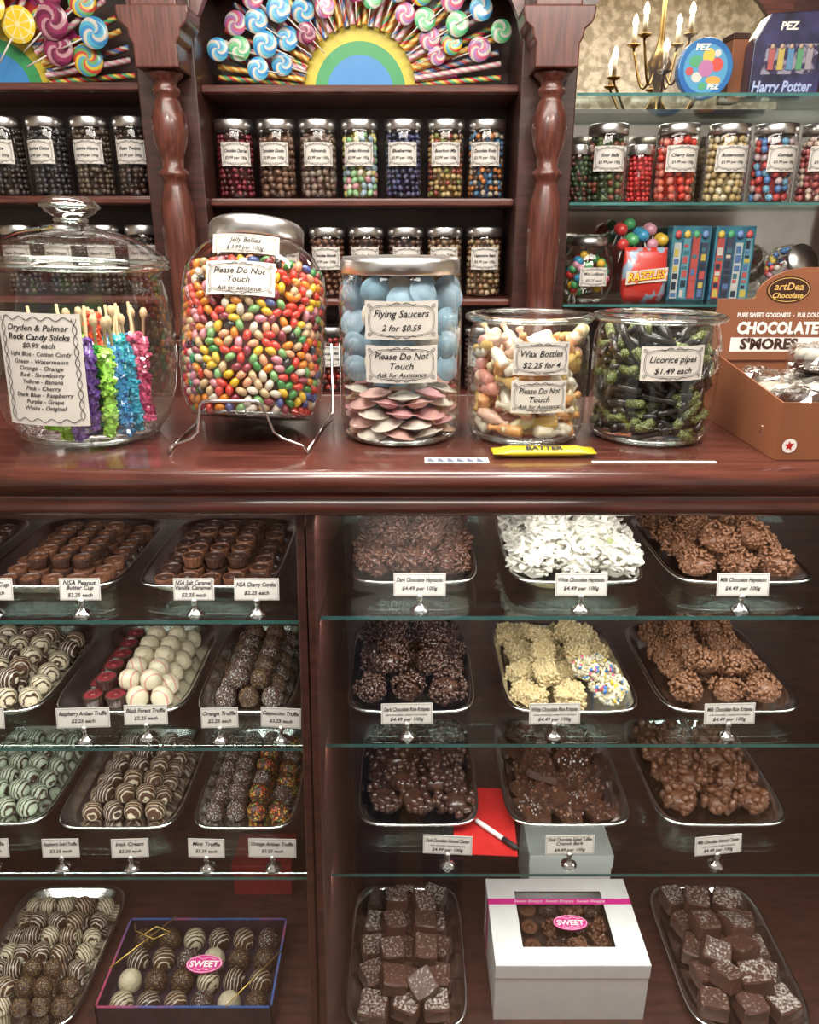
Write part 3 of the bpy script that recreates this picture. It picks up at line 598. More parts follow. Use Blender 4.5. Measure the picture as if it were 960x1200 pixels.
jb=[((.7,.05,.03),'red'),((.75,.25,.02),'orange'),((.8,.52,.03),'yellow'),((.04,.24,.05),'green'),((.74,.67,.55),'white'),((.7,.27,.33),'pink'),((.02,.015,.015),'black'),((.2,.44,.15),'light green'),((.27,.03,.05),'maroon'),((.6,.42,.23),'tan'),((.75,.36,.2),'peach'),((.08,.12,.35),'blue')]
wts=[5,5,4,3,3,3,2,2,3,3,3,1]
def bean(g,M,col=None,mi=0):
    v,f=ico(2); vs=[]
    for x,y,z in v: vs.append((x*.0095,y*.0058+x*x*.0022,z*.0058))
    g.add((vs,f),mi,True,M,col)
bm=[]
for c,nm in jb:
    g=G(); bean(g,S(1)); bm.append((g.mesh('jelly_bean',[mat('bean_'+nm.replace(' ','_'),c,tuple(min(1,x*.8+.1) for x in c),rough=.25,coat=.5,ns=160,lo=.5,hi=.75)]),nm))
cnt=0; gst=G()
gst.add(lathe([(0,.012),(.068,.012),(.085,.03),(.091,.08),(.091,.186),(.085,.208),(0,.214)],32),0,True,None,(.25,.08,.04))
for k in range(19):
    z=.013+k*.0113; rr=rprof(pf2,z)-.0085; nn=int(2*pi*rr/.0163)
    for i in range(nn):
        a=2*pi*i/nn+(k%2)*pi/nn+R.uniform(-.03,.03)
        d_=((a+pi)%(2*pi))-pi
        M=T(rr*math.sin(a),-rr*math.cos(a),z+R.uniform(-.0018,.0018))@RM(0,0,a)@RM(0,R.uniform(0,3.14),0)@RM(0,0,R.uniform(-.35,.35))
        ci=R.choices(range(len(jb)),wts)[0]
        if abs(d_)<1.3 and cnt<300:
            W_=MJ@M; ob=obj('jelly_bean',bm[ci][0],None,label=bm[ci][1]+' jelly bean in the leaning glass jar',cat='candy',group='jelly beans in the jar'); ob.matrix_world=W_; cnt+=1
        else: bean(gst,M,jb[ci][0])
for i in range(110):
    a=R.uniform(0,6.28); q=.083*math.sqrt(R.random()); bean(gst,T(q*math.sin(a),q*math.cos(a),.218+R.uniform(0,.006))@RM(R.uniform(-.4,.4),R.uniform(-.4,.4),R.uniform(0,3)),R.choices(jb,wts)[0][0])
o=mk('jelly_bean_heap',gst,CANDY,kind='stuff',label='rest of the assorted jelly beans filling the jar',cat='candy'); o.matrix_world=MJ
st=root('wire_jar_stand',(LM[0],LM[1],CT+.0005),label='chrome wire cradle stand holding the leaning jar',cat='stand')
y0=-.116
mk('wire_frame',G().add(tube([(-.100,y0+.004,.003),(-.094,y0+.004,.012),(-.066,y0+.006,.022),(-.055,y0+.004,.032),(-.046,y0-.004,.072),(-.040,y0-.006,.078),(.034,y0-.006,.078),(.040,y0-.004,.072),(.052,y0+.004,.032),(.064,y0+.006,.022),(.092,y0+.004,.012),(.098,y0+.004,.003)],.0018,8)),CHROME,st)
mk('wire_rail',G().add(tube([(-.100,y0+.004,.003),(-.106,.06,.003),(-.112,.13,.006),(-.112,.14,.12)],.002,8)).add(tube([(.098,y0+.004,.003),(.104,.06,.003),(.112,.13,.006),(.112,.14,.12)],.002,8)).add(tube([(-.112,.14,.12),(.112,.14,.12)],.002,8)),CHROME,st)
# 3 flying saucers jar
J3=(-.0135,1.168)
pf3=[(0,0),(.072,0),(.085,.005),(.0895,.016),(.0915,.035),(.0915,.2),(.0895,.222),(.084,.236),(.081,.243),(.081,.25)]
j=glassjar('candy_jar',*J3,pf3,'tall clear glass jar of pastel flying saucer sweets with steel lid')
mk('metal_lid',G().add(lathe([(.084,.24),(.0865,.242),(.0865,.257),(.082,.263),(.03,.265),(0,.265)],56),0,True),STEEL,j,label='brushed steel lid'); baserim(j,.08)
jar_label(j,.106,.052,[('Flying Saucers',.009,.0145),('2 for $0.59',-.010,.012)],.0922,.03,.182)
jar_label(j,.106,.052,[('Please Do Not',.0115,.0135),('Touch',-.002,.0135),('Ask for Assistance',-.0145,.0095)],.0922,.03,.122)
sau=[((.27,.45,.58),'pale blue'),((.68,.42,.38),'pink'),((.72,.68,.6),'white'),((.7,.5,.36),'peach'),((.32,.48,.6),'pale blue'),((.66,.36,.37),'pink')]
sm=[]
for c,nm in sau:
    g=G().add(lathe([(0,-.0062),(.006,-.0058),(.011,-.0038),(.0142,-.0008),(.0205,-.0006),(.0208,0),(.0205,.0006),(.0142,.0008),(.011,.0038),(.006,.0058),(0,.0062)],28),0,True)
    sm.append((g.mesh('flying_saucer',[mat('saucer_wafer',c,tuple(min(1,x*1.1) for x in c),rough=.6,ns=60)]),nm))
def sauc(x,y,z,rot,ci,sc=1):
    obj('flying_saucer_sweet',sm[ci][0],None,(J3[0]+x,J3[1]+y,CT+z),rot,sc,label=sm[ci][1]+' wafer flying saucer sweet in the tall jar',cat='candy',group='flying saucer sweets')
k=0; z=.015
while z<.086:
    for i in range(9):
        a=2*pi*i/9+k*.37; sauc(.063*math.sin(a),-.063*math.cos(a),z+R.uniform(-.002,.002),(R.uniform(-.3,.3),R.uniform(-.2,.2),a),R.choice([1,1,2,3,5,2,2]),1.15)
    for i in range(3):
        a=2.1*i+k; sauc(.024*math.sin(a),-.024*math.cos(a),z,(R.uniform(-.2,.2),R.uniform(-.2,.2),0),R.randrange(6))
    z+=.0148; k+=1
for lay,(yf,sc_) in enumerate(((0,1),(.03,.8),(.07,.7),(.11,.7))):
    for k in range(4):
        for i in range(5):
            x=(i-2)*.0335+R.uniform(-.003,.003); zz=.108+k*.033+(.012 if (i+lay)%2 else 0)
            y=-math.sqrt(max(0,.083**2-x*x))+.010+yf
            if math.hypot(x,y)>.074: 
                if y>0: continue
                if abs(x)>.06: y=-math.sqrt(max(0,.075**2-x*x))*.8+yf*.6
            if abs(x)>.06 and lay>1: continue
            ci=R.choice([0,0,4,0,0]) if abs(i-2)==2 or lay==0 and i in (0,4) else R.choice([2,0,4,2,0])
            sauc(x,y,zz,(pi/2+R.uniform(-.45,.45),R.uniform(-.3,.3),math.atan2(x,.11)*.8+R.uniform(-.3,.3)),ci)
# 4 & 5 low jars with glass lids
def lowjar(x,y,Rr,lab):
    pf=[(0,0),(Rr*.80,0),(Rr*.93,.006),(Rr*.98,.02),(Rr*.995,.04),(Rr,.13),(Rr*.985,.15),(Rr*.94,.163),(Rr*.92,.168),(Rr*.92,.173)]
    j=glassjar('candy_jar',x,y,pf,lab)
    mk('glass_lid',G().add(lathe([(Rr*.95,.1735),(Rr*1.02,.174),(Rr*1.035,.178),(Rr*1.02,.183),(Rr*.95,.184),(Rr*.86,.181),(0,.181)],56),0,True),GLASS,j,label='flat clear glass lid')
    mk('lid_edge',G().add(tube([(Rr*1.02*math.cos(a*pi/32),Rr*1.02*math.sin(a*pi/32),.179) for a in range(64)],.0032,8,True)),RIMG,j,label='thick glass lid edge')
    baserim(j,Rr*.86)
    return j
J4=(.178,1.168); j=lowjar(*J4,.0905,'short clear glass jar of yellow and pink wax bottles')
jar_label(j,.082,.046,[('Wax Bottles',.007,.0135),('$2.25 for 4',-.009,.012)],.0912,.08,.130)
jar_label(j,.082,.046,[('Please Do Not',.009,.0120),('Touch',-.003,.0120),('Ask for Assistance',-.0135,.0085)],.0912,.07,.076)
J5=(.369,1.165); j=lowjar(*J5,.0925,'short clear glass jar of green-sprinkled licorice pipes')
jar_label(j,.09,.048,[('Licorice pipes',.006,.0138),('$1.49 each',-.010,.012)],.0932,-.02,.124,tilt=.03)
wx=[((.66,.45,.14),'yellow'),((.7,.6,.36),'pale yellow'),((.66,.3,.24),'pink'),((.72,.67,.54),'cream'),((.68,.34,.12),'orange'),((.72,.48,.36),'peach'),((.74,.7,.6),'white')]
wm=[]
for c,nm in wx:
    g=G().add(lathe([(0,-.03),(.009,-.03),(.0105,-.026),(.0105,.0),(.008,.008),(.0045,.014),(.004,.022),(.0062,.024),(.0062,.029),(0,.03)],14),0,True)
    wm.append((g.mesh('wax_bottle',[mat('candy_wax',c,tuple(min(1,x*1.1+.03) for x in c),rough=.35,coat=.3,ns=50)]),nm))
def fillin(J,Rr,z0,z1,rmin,n,fn,hl=.03):
    pts=[]; tries=0
    while len(pts)<n and tries<30000:
        tries+=1; a=R.uniform(0,2*pi); q=(Rr-rmin*.55)*math.sqrt(R.uniform(.35,1)); 
        if math.cos(a)<-.4 and R.random()<.6: continue
        p=Vector((q*math.sin(a),-q*math.cos(a),R.uniform(z0,z1)))
        if any((p-o).length<rmin for o in pts): continue
        pts.append(p); fn(p,a,q)
def inside_dir(p,a,q,Rr,hl):
    for _ in range(60):
        d=Vector((R.gauss(0,1),R.gauss(0,1),R.gauss(0,.5))).normalized()
        if max((p+d*hl).xy.length,(p-d*hl).xy.length)<Rr-.008 and p.z-abs(d.z)*hl>.008: return d
    return Vector((math.cos(a),math.sin(a),0))
def waxp(p,a,q):
    d=inside_dir(p,a,q,.089,.027); me,nm=R.choice(wm)
    ob=obj('wax_bottle_candy',me,None,label=nm+' wax bottle candy in the short jar',cat='candy',group='wax bottle candies')
    ob.matrix_world=T(J4[0]+p.x,J4[1]+p.y,CT+p.z)@d.to_track_quat('Z','Y').to_matrix().to_4x4()@S(.9)
fillin(J4,.080,.018,.148,.0172,145,waxp)
LIC=mat('black_licorice',(.012,.011,.011),(.03,.028,.028),rough=.3,coat=.3)
GSP=vormat('green_sprinkles',(.07,.09,.02),[(.33,.4,.12),(.5,.55,.3),(.16,.22,.05),(.03,.04,.015)],620,.5,bump=.45)
g=G(); g.add(tube([(-.036,0,.003),(-.02,0,.0),(.0,0,.001),(.006,0,.001)],[.0042,.005,.0052,.0054],10),0,True)
g.add(tube([(.003,0,.001),(.010,0,.002),(.020,0,.003),(.030,0,.007),(.036,0,.012)],[.0060,.0066,.0068,.0072,.0068],12),1,True)
pipe=g.mesh('licorice_pipe',[LIC,GSP])
g=G(); g.add(tube([(-.036,0,.0),(-.01,0,.001),(.012,0,.0)],[.0045,.0053,.0055],10),0,True); g.add(tube([(.010,0,0),(.024,0,0),(.036,0,0)],[.0062,.0068,.0064],12),1,True)
pipe2=g.mesh('licorice_pipe',[LIC,GSP])
g=G(); g.add(tube([(-.034,0,.0),(-.01,.003,.001),(.015,.003,.0),(.034,-.002,.001)],[.005,.0056,.0056,.005],10),0,True); pipe3=g.mesh('licorice_pipe',[LIC])
def licp(p,a,q):
    d=inside_dir(p,a,q,.0915,.034)
    ob=obj('licorice_pipe_candy',R.choice([pipe,pipe2,pipe3]),None,label='black licorice pipe with green sprinkled tip in the short jar',cat='candy',group='licorice pipes')
    ob.matrix_world=T(J5[0]+p.x,J5[1]+p.y,CT+p.z)@d.to_track_quat('X','Z').to_matrix().to_4x4()
fillin(J5,.083,.016,.150,.0158,180,licp)
# chocolate box on the counter
BRN=mat('brown_cardboard',(.24,.085,.038),(.27,.098,.045),rough=.5,ns=12); BRN2=mat('dark_brown_print',(.05,.018,.01),rough=.4); GLD=mat('gold_print',(.75,.48,.15),rough=.4)
sb=root('cardboard_display_box',(.675,1.17,CT+.0005),label='brown cardboard counter display box with printed header',cat='display box')
X0,X1=-.171,.17; 
mk('box_tray',G().add(box(X0,X1,-.145,.13,0,.002),0,False).add(box(X0,X1,-.147,-.145,0,.080),0,False).add(box(X0,X1,.13,.132,0,.1),0,False).add(box(X1-.002,X1,-.145,.13,.002,.1),0,False).add(([(X0,-.145,.002),(X0+.002,-.145,.002),(X0+.002,.13,.002),(X0,.13,.002),(X0,-.145,.080),(X0+.002,-.145,.080),(X0+.002,.13,.112),(X0,.13,.112)],[(0,3,2,1),(4,5,6,7),(0,1,5,4),(1,2,6,5),(2,3,7,6),(3,0,4,7)]),0,False),[BRN],sb)
hp=[(X0,.095),(X1,.095),(X1,.235),(.04,.243)]
for i in range(9):
    a=pi/2*i/8; hp.append((-.025-.085*math.sin(a),.243-.046*(1-math.cos(a))))
hp+=[(-.115,.194),(X0,.194)]
hd=mk('header_card',G().add(prism(hp,.126,.1295),0,False),BRN,sb,label='brown header card with gold emblem')
em=mk('emblem',G().add(([(.036*math.cos(2*pi*i/32)-.059,.1253,.021*math.sin(2*pi*i/32)+.208) for i in range(32)],[tuple(range(32))]),0,False),BRN2,hd,label='dark oval emblem')
f=lambda x,y:(x,.1246,y)
mk('lettering',lettering([([(x-.059,y+.208) for x,y in vs],fs) for vs,fs in lines2d([('artDea',.005,.017,.2,.01),('Chocolate',-.009,.012,.2,.02)],.058)+[frame2d(.067,.038,.001,True)]],f),GLD,em)
it=[([(x-.034,y) for x,y in vs],fs) for vs,fs in lines2d([('PURE SWEET GOODNESS  -  PUR DOUX LA GOURMANDISE',.168,.0105,0,.03),],.205)]
it+=[([(x-.067,y) for x,y in vs],fs) for vs,fs in lines2d([('CHOCOLATE',.147,.027,0,.05)],.135)]
mk('lettering',lettering(it,f),WHITEINK,hd)
p=mk('banner',G().add(([(-.142,.1252,.109),(.02,.1252,.109),(.02,.1252,.132),(-.142,.1252,.132)],[(0,1,2,3)]),0,False),WHITEINK,hd)
mk('lettering',lettering([([(x-.078,y) for x,y in vs],fs) for vs,fs in lines2d([("S'MORES",.121,.025,0,.05)],.12)],f),BRN2,p)
mk('emblem',G().add(([(.010*math.cos(2*pi*i/20)-.153,-.1478,.010*math.sin(2*pi*i/20)+.02) for i in range(20)],[tuple(range(20))]),0,False).add(([(.007*math.cos(2*pi*i/11)*(1 if i%2 else .5)-.153,-.1482,.007*math.sin(2*pi*i/11)*(1 if i%2 else .5)+.02) for i in range(11)],[tuple(range(11))]),1,False),[WHITEINK,REDC],sb,label='small white and red round emblem')
CLR=glassmat('clear_wrapper',(.97,.97,.97),.2,.55,1.2)
SCH=mat('smore_chocolate',(.03,.013,.009),(.66,.63,.58),rough=.35,ns=30,lo=.47,hi=.53,detail=2)
sw=G().add(lathe([(0,0),(.027,0),(.030,.004),(.030,.014),(.027,.018),(0,.019)],20),0,True).add(lathe([(.0,.018),(.028,.018),(.031,.022),(.029,.03),(0,.031)],20),1,True).add(lathe([(0,.03),(.028,.03),(.029,.036),(.024,.041),(0,.042)],20),0,True).mesh('smore',[SCH,WHITEC])
sw2=G().add(lathe([(0,0),(.027,0),(.030,.004),(.030,.014),(.027,.018),(0,.019)],20),1,True).add(lathe([(.0,.018),(.028,.018),(.031,.022),(.031,.034),(.026,.041),(0,.042)],20),0,True).mesh('smore',[DARK,WHITEC])
sw3=G().add(lathe([(0,0),(.027,0),(.031,.006),(.031,.014),(.028,.020),(0,.020)],20),0,True).add(lathe([(.0,.020),(.028,.020),(.032,.026),(.030,.038),(.02,.042),(0,.043)],20),1,True).mesh('smore',[DARK,COCO])
def wrapm():
    wr=G().add(loft([sup(.034*k_,.034*k_,z,3,22) for k_,z in ((1,.001),(1.08,.012),(1.1,.024),(1.08,.036),(1.02,.046),(.7,.050),(.4,.053),(.2,.056))]),0,False)
    wr.v=[(x+R.uniform(-.0035,.0035),y+R.uniform(-.0035,.0035),max(.0005,z+R.uniform(-.003,.004))) for x,y,z in wr.v]; return wr.mesh('clear_wrapper',[CLR])
wrms=[wrapm() for _ in range(3)]
for la in range(3):
    for i in range(4):
        for k_ in range(3):
            if la==2 and (k_<1 or i<1): continue
            if la==2 and k_==1 and i==1: continue
            x=.675-.128+i*.074+(.006 if la else 0); y=1.17-.1+k_*.078
            if la==2: y-=.03
            r=root('wrapped_smore',(x,y,CT+.004+la*.043),(R.uniform(-.25,.25)*la,R.uniform(-.25,.25)*la,R.uniform(0,6)),label='chocolate and marshmallow treat in clear wrapper',cat='candy',group='wrapped treats in the brown box')
            obj('treat',R.choice([sw,sw,sw2,sw3]),r,scale=(1,1,.85)); obj('wrapper',R.choice(wrms),r,scale=(1,1,.82),label='clear plastic wrapper')
YEL=mat('yellow_wrapper',(.7,.56,.02),(.6,.46,.02),rough=.3,coat=.4,ns=30,bump=.3)
yb=root('candy_bar',(.188,1.045,CT+.0005),(0,0,.02),label='yellow wrapped coconut candy bar lying on the counter',cat='candy bar')
rg=[]
for i in range(13):
    x=-.072+i*.012; e=min(i,12-i); hw=.0165 if e>1 else .0175; th=.0065 if e>1 else (.0015 if e==0 else .003)
    rg.append([(x,hw*math.cos(a),.0068+th*math.sin(a)) for a in [2*pi*q/12 for q in range(12)]])
mk('wrapper',G().add(loft(rg),0,True),YEL,yb); 
mk('lettering',lettering(lines2d([('COCONUT',.006,.0165,.1,.04),('BATTER',-.008,.0145,.1,.04)],.095),lambda x,y:(x,y,.0078+.0067*math.sqrt(max(0,1-(y/.0165)**2)))),INK,yb)
sp_=mk('printed_label_strip',G().add(box(-.044,.044,-.012,.012,0,.0006),0,False),PAPER,None,(.065,1.02,CT+.0004),label='strip of printed white product labels on the counter',cat='label strip')
g=G()
for i in range(6):
    for k_ in range(3): g.add(box(-.04+i*.0135,-.040+i*.0135+.010-.002*k_,-.009+k_*.006,-.005+k_*.006,.0008,.0011),0,False)
mk('printed_blocks',g,mat('blue_grey_ink',(.1,.13,.2),rough=.6),sp_)
mk('paper_slip',G().add(box(-.085,.085,-.004,.004,0,.0006),0,False),PAPER,None,(.335,1.012,CT+.0004),label='narrow white paper slip lying near the counter edge',cat='paper')
# ================================================================ BACK SHELVING UNIT
SY=2.25; SB=2.50
su=root('shelving_unit',(0,2.4,0),label='tall mahogany shelving unit with turned columns and arches',cat='shelving')
def part(n,g,m,**k):
    g.v=[(a,b-2.4,c) for a,b,c in g.v]; return mk(n,g,m,su,**k)
ZA,ZB,ZC,ZD=2.01,1.737,1.474,1.20
for x0,x1,dz in ((-1.6,-.69,.006),(-.54,.283,0)):
    part('back_panel',G().add(box(x0-.02,x1+.02,SB,SB+.02,0,2.88),0,False),WOODD)
    for z in (ZA,ZB,ZC,ZD):
        part('shelf',G().add(box(x0,x1,SY,SB,z-.022+dz,z+dz),0,False).add(box(x0,x1,SY-.006,SY,z-.019+dz,z-.004+dz),0,False),WOODH,bev=.003)
part('lower_cabinet',G().add(box(-1.6,1.6,2.22,SB,0,.95),0,False),WOODH,bev=.004)
for xa,xb,xm in ((-.69,-.54,-.603),(.283,.425,.352),(1.38,1.5,1.44)):
    part('upright',G().add(box(xa,xb,2.2,SB,.95,2.88),0,False),WOODD,bev=.004)
    part('plinth_block',G().add(box(xm-.055,xm+.055,2.10,2.2,.95,1.36),0,False).add(box(xm-.062,xm+.062,2.09,2.2,1.36,1.38),0,False),WOODV,bev=.004)
    bal=[(0,1.38),(.05,1.38),(.05,1.40),(.042,1.41),(.042,1.425),(.034,1.435),(.036,1.50),(.042,1.6),(.043,1.66),(.040,1.72),(.03,1.76),(.028,1.775),(.038,1.785),(.038,1.795),(.026,1.805),(.029,1.83),(.040,1.86),(.045,1.89),(.042,1.92),(.03,1.955),(.026,1.965),(.034,1.972),(.034,1.982),(.026,1.99),(.03,2.0),(.044,2.012),(.044,2.02),(0,2.02)]
    g=G().add(lathe(bal,28),0,True); g.v=[(a+xm,b+2.145,c) for a,b,c in g.v]; part('turned_column',g,WOODV)
    cp=[(xm-.052,2.02),(xm+.052,2.02),(xm+.052,2.07),(xm+.06,2.085),(xm+.062,2.10),(xm+.08,2.115),(xm+.085,2.135),(xm+.085,2.15),(xm-.085,2.15),(xm-.085,2.135),(xm-.08,2.115),(xm-.062,2.10),(xm-.06,2.085),(xm-.052,2.07)]
    part('capital',G().add(prism(cp,2.085,2.2),0,False),WOODV,bev=.004)
    part('capital_block',G().add(box(xm-.055,xm+.055,2.10,2.2,2.15,2.88),0,False),WOODV,bev=.004)
def arch(xa,xb,ya=2.205,yb=2.235,z0=2.12,q=.75):
    r=(xb-xa)/2; xm=(xa+xb)/2; k=24
    pl=[(xm-r*math.cos(pi*i/k),z0+r*q*math.sin(pi*i/k)) for i in range(k+1)]
    vs=[];fs=[]
    for y in (ya,yb):
        for x,z in pl: vs.append((x,y,z))
        for x,z in pl: vs.append((x,y,2.88))
    m=k+1
    for i in range(k):
        fs+=[(i,i+1,m+i+1,m+i),(2*m+i,3*m+i,3*m+i+1,2*m+i+1),(i,2*m+i,2*m+i+1,i+1)]
    part('arch',G().add((vs,fs),0,False),WOODH)
arch(-.54,.283,z0=2.08,q=.68); arch(.425,1.38); arch(-1.6,-.69)
arch(.425,1.06,2.465,2.487,2.02,1.0)
part('arch_pier',G().add(box(1.06,1.38,2.465,2.487,1.985,2.88),0,False),WOODD)
for z in (1.985,1.7255,1.462):
    g=G().add(box(.427,1.378,2.205,2.46,z-.007,z),0,False); g.m[2]=1
    part('glass_shelf',g,[SHELFG,SHELFE],label='clear glass shelf')
part('mirror_panel',G().add(box(.425,1.38,2.488,2.495,.95,1.985),0,False),mat('antique_mirror',(.62,.58,.52),(.42,.38,.34),rough=.08,metal=.95,ns=5),label='mirrored backing panel')
# ---- back jars
def fillmesh(cols,size,Rd,H,shape=(1,.8,.8)):
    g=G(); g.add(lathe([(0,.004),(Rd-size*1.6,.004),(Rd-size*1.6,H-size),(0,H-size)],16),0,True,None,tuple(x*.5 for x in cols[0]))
    z=.004+size
    while z<H:
        q=Rd-size*1.05; nn=max(4,int(2*pi*q/(size*2.0)))
        for i in range(nn):
            a=2*pi*i/nn+R.uniform(-.1,.1)+z*90
            c=R.choice(cols); f_=R.uniform(.85,1.15)
            g.add(ico(1),0,True,T(q*math.sin(a),-q*math.cos(a),z+R.uniform(-.25,.25)*size)@RM(R.uniform(0,3),R.uniform(0,3),a)@S(size*shape[0],size*shape[1],size*shape[2]),tuple(min(1,x*f_) for x in c))
        z+=size*1.6
    for i in range(int(22*(Rd/.05)**2*(.009/size)**2)):
        a=R.uniform(0,6.28); q=(Rd-size*1.2)*math.sqrt(R.random())
        g.add(ico(1),0,True,T(q*math.sin(a),q*math.cos(a),H-size*.6+R.uniform(0,size*.5))@RM(R.uniform(0,3),0,0)@S(size*shape[0],size*shape[1],size*shape[2]),R.choice(cols))
    return g.mesh('candy_fill',[CANDY])
_gj={}
def backjar(x,y,z,cols,desc,l1,Rd=.0525,H=.185,size=.0085,price='$3.99 per 100g',fill=.82,shape=(1,.85,.85)):
    r=root('canister_jar',(x,y,z+.0005),(0,0,R.uniform(-.12,.12)),label='glass canister of '+desc+' with steel lid',cat='jar',group='glass canisters on the back shelves')
    key=(Rd,H)
    if key not in _gj:
        b=G().add(lathe([(0,0),(Rd*.93,0),(Rd,.006),(Rd,H-.035),(Rd*.95,H-.026)],32),0,True).mesh('glass_body',[GLASS])
        l=G().add(lathe([(Rd*.955,H-.026),(Rd*.975,H-.024),(Rd*.975,H-.003),(Rd*.93,H),(0,H)],32),0,True).mesh('metal_lid',[STEEL])
        _gj[key]=(b,l)
    obj('glass_body',_gj[key][0],r); obj('metal_lid',_gj[key][1],r,label='brushed steel lid')
    if l1: jar_label(r,Rd*1.6,Rd*1.12,[(l1,.008,.012,.3,.03),(price,-.009,.010,.2,.02)],Rd+.0003,R.uniform(-.1,.1),H*.56)
    obj('candy_fill',fillmesh(cols,size,Rd*.97,H*fill,shape),None,(x,y,z+.0008),kind='stuff',label=desc+' filling a glass canister',cat='candy')
DK=[(.05,.033,.03),(.09,.05,.042),(.035,.024,.022)]
bj=[(-.481,[(.14,.018,.028),(.22,.025,.04),(.06,.015,.015)],'dark cherry drops','Chocolate Cherries'),(-.3656,[(.15,.075,.045),(.2,.11,.07),(.09,.045,.03)],'milk chocolate chunks','Chocolate Chunks'),(-.252,[(.18,.12,.09),(.12,.06,.05),(.26,.2,.16)],'sugared almonds','Almonds'),(-.137,[(.65,.56,.18),(.28,.5,.26),(.65,.3,.35),(.65,.6,.48),(.32,.44,.52)],'pastel coated almonds','Jordan Almonds'),(-.0165,[(.025,.025,.06),(.05,.06,.15),(.09,.09,.18)],'dark blue coated berries','Blueberries'),(.099,[(.4,.27,.1),(.12,.05,.03),(.52,.4,.18),(.2,.22,.06),(.27,.06,.04)],'bridge mix','Bourbon Mix'),(.212,[(.08,.2,.36),(.52,.18,.05),(.1,.05,.03),(.44,.37,.27)],'colourful chocolate stones','Chocolate Rocks')]
for x,c,ds,l in bj:
    big='chunk' in ds or 'almond' in ds
    backjar(x,2.335,ZB,c,ds,l,Rd=.053,H=.2,shape=(1.15,.85,.9) if big else (1,.85,.85),size=.0105 if big else .009)
for x,c,ds,l in ((-.35,DK,'dark chocolate drops','Chocolate Drops'),(-.236,[(.12,.05,.03),(.2,.09,.05)],'milk chocolate almonds','Chocolate Almonds'),(-.124,[(.07,.03,.02),(.1,.045,.03)],'dark chocolate raisins','Chocolate Raisins'),(-.012,[(.10,.05,.04),(.05,.03,.02)],'chocolate peanuts','Peanuts'),(.1,[(.14,.06,.03),(.3,.2,.12)],'toffee pieces','Chocolate Toffee'),(.214,[(.45,.34,.2),(.12,.06,.03),(.3,.16,.08)],'cappuccino beans','Cappuccino Beans')):
    backjar(x,2.335,ZC,c,ds,l,Rd=.053,H=.19,size=.0095)
for i,x in enumerate((-.46,-.35,-.236,-.124,-.012,.1,.214)): backjar(x,2.335,ZD,[DK,[(.15,.07,.03),(.3,.2,.1)],[(.4,.05,.04),(.1,.03,.02)]][i%3],'assorted chocolate sweets','Chocolate Mix',Rd=.053,H=.19,size=.0095)
for i,x in enumerate((-1.12,-1.0,-.88,-.765)):
    backjar(x+.005,2.335,ZB+.006,[[(.06,.045,.035),(.04,.03,.03)],[(.05,.045,.05),(.035,.035,.04)],[(.08,.055,.045),(.13,.095,.065)],DK][i],'dark licorice sweets',['Licorice','Licorice Coins','Licorice Allsorts','Rum Twists'][i],Rd=.053,H=.2)
    backjar(x+.005,2.335,ZC+.006,DK,'dark chocolate sweets','Dark Drops',Rd=.053,H=.19)
gz=1.7255
for x,c,ds,l,Rd,H,sz in ((.467,[(.06,.1,.04),(.12,.04,.03)],'dark green sweets',None,.034,.15,.008),(.545,[(.1,.14,.05),(.2,.06,.04),(.05,.07,.04)],'green and brown gumballs','Sour Balls',.056,.2,.0105),(.640,[(.6,.03,.03),(.45,.02,.02)],'red cinnamon sweets',None,.036,.15,.008),(.738,[(.65,.06,.04),(.6,.12,.08),(.7,.22,.17)],'red sour cherries','Cherry Sours',.058,.2,.0125),(.876,[(.6,.47,.25),(.65,.58,.4),(.52,.37,.16)],'yellow butter candies','Butterscotch',.058,.2,.0115),(1.005,[(.6,.08,.08),(.1,.22,.48),(.56,.42,.44),(.15,.36,.52)],'red and blue gumballs','Gumballs',.058,.2,.0125),(1.135,[(.5,.13,.13),(.62,.46,.38),(.33,.08,.08)],'pink and cream drops','Bonbons',.056,.2,.0105)):
    backjar(x,2.33,gz,c,ds,l,Rd=Rd,H=H,size=sz)
# ---- lollipops
def swirl(cols,r=.04,tw=2.4,seg=36,per=3):
    g=G(); rings=7
    for side in (-1,1):
        vs=[(0,side*.0055,0)]
        for k in range(1,rings+1):
            q=r*k/rings
            for i in range(seg): a=2*pi*i/seg+tw*q/r; vs.append((q*math.cos(a),side*.0055*(max(0,1-(k/rings)**6))**.5,q*math.sin(a)))
        fs=[];cl=[]
        for i in range(seg):
            c=cols[int(i*len(cols)*per/seg)%len(cols)]
            fs.append((0,1+i,1+(i+1)%seg)); cl.append(c)
            for k in range(1,rings):
                o=1+(k-1)*seg; fs.append((o+i,o+seg+i,o+seg+(i+1)%seg,o+(i+1)%seg)); cl.append(c)
        g.add((vs,fs),0,True,None,cl)
    return g.mesh('swirl_candy',[CANDY])
def lemon(r=.04):
    g=G(); Y=(.8,.58,.03); Yp=(.8,.72,.35)
    for side in (-1,1):
        radii=[0,.12,.16,.74,.80,1.0]; seg=40; vs=[];fs=[];cl=[]
        for q in radii[1:]:
            for i in range(seg): a=2*pi*i/seg; vs.append((r*q*math.cos(a),side*.0055*math.sqrt(max(0,1-q**6)),r*q*math.sin(a)))
        fs.append(tuple(range(seg))); cl.append(Yp)
        for k in range(len(radii)-2):
            for i in range(seg):
                o=k*seg; fs.append((o+i,o+seg+i,o+seg+(i+1)%seg,o+(i+1)%seg)); cl.append(Yp if (k in (0,2) or i%5==0) else Y)
        g.add((vs,fs),0,True,None,cl)
    return g.mesh('citrus_candy',[CANDY])
Wt=(.62,.58,.52)
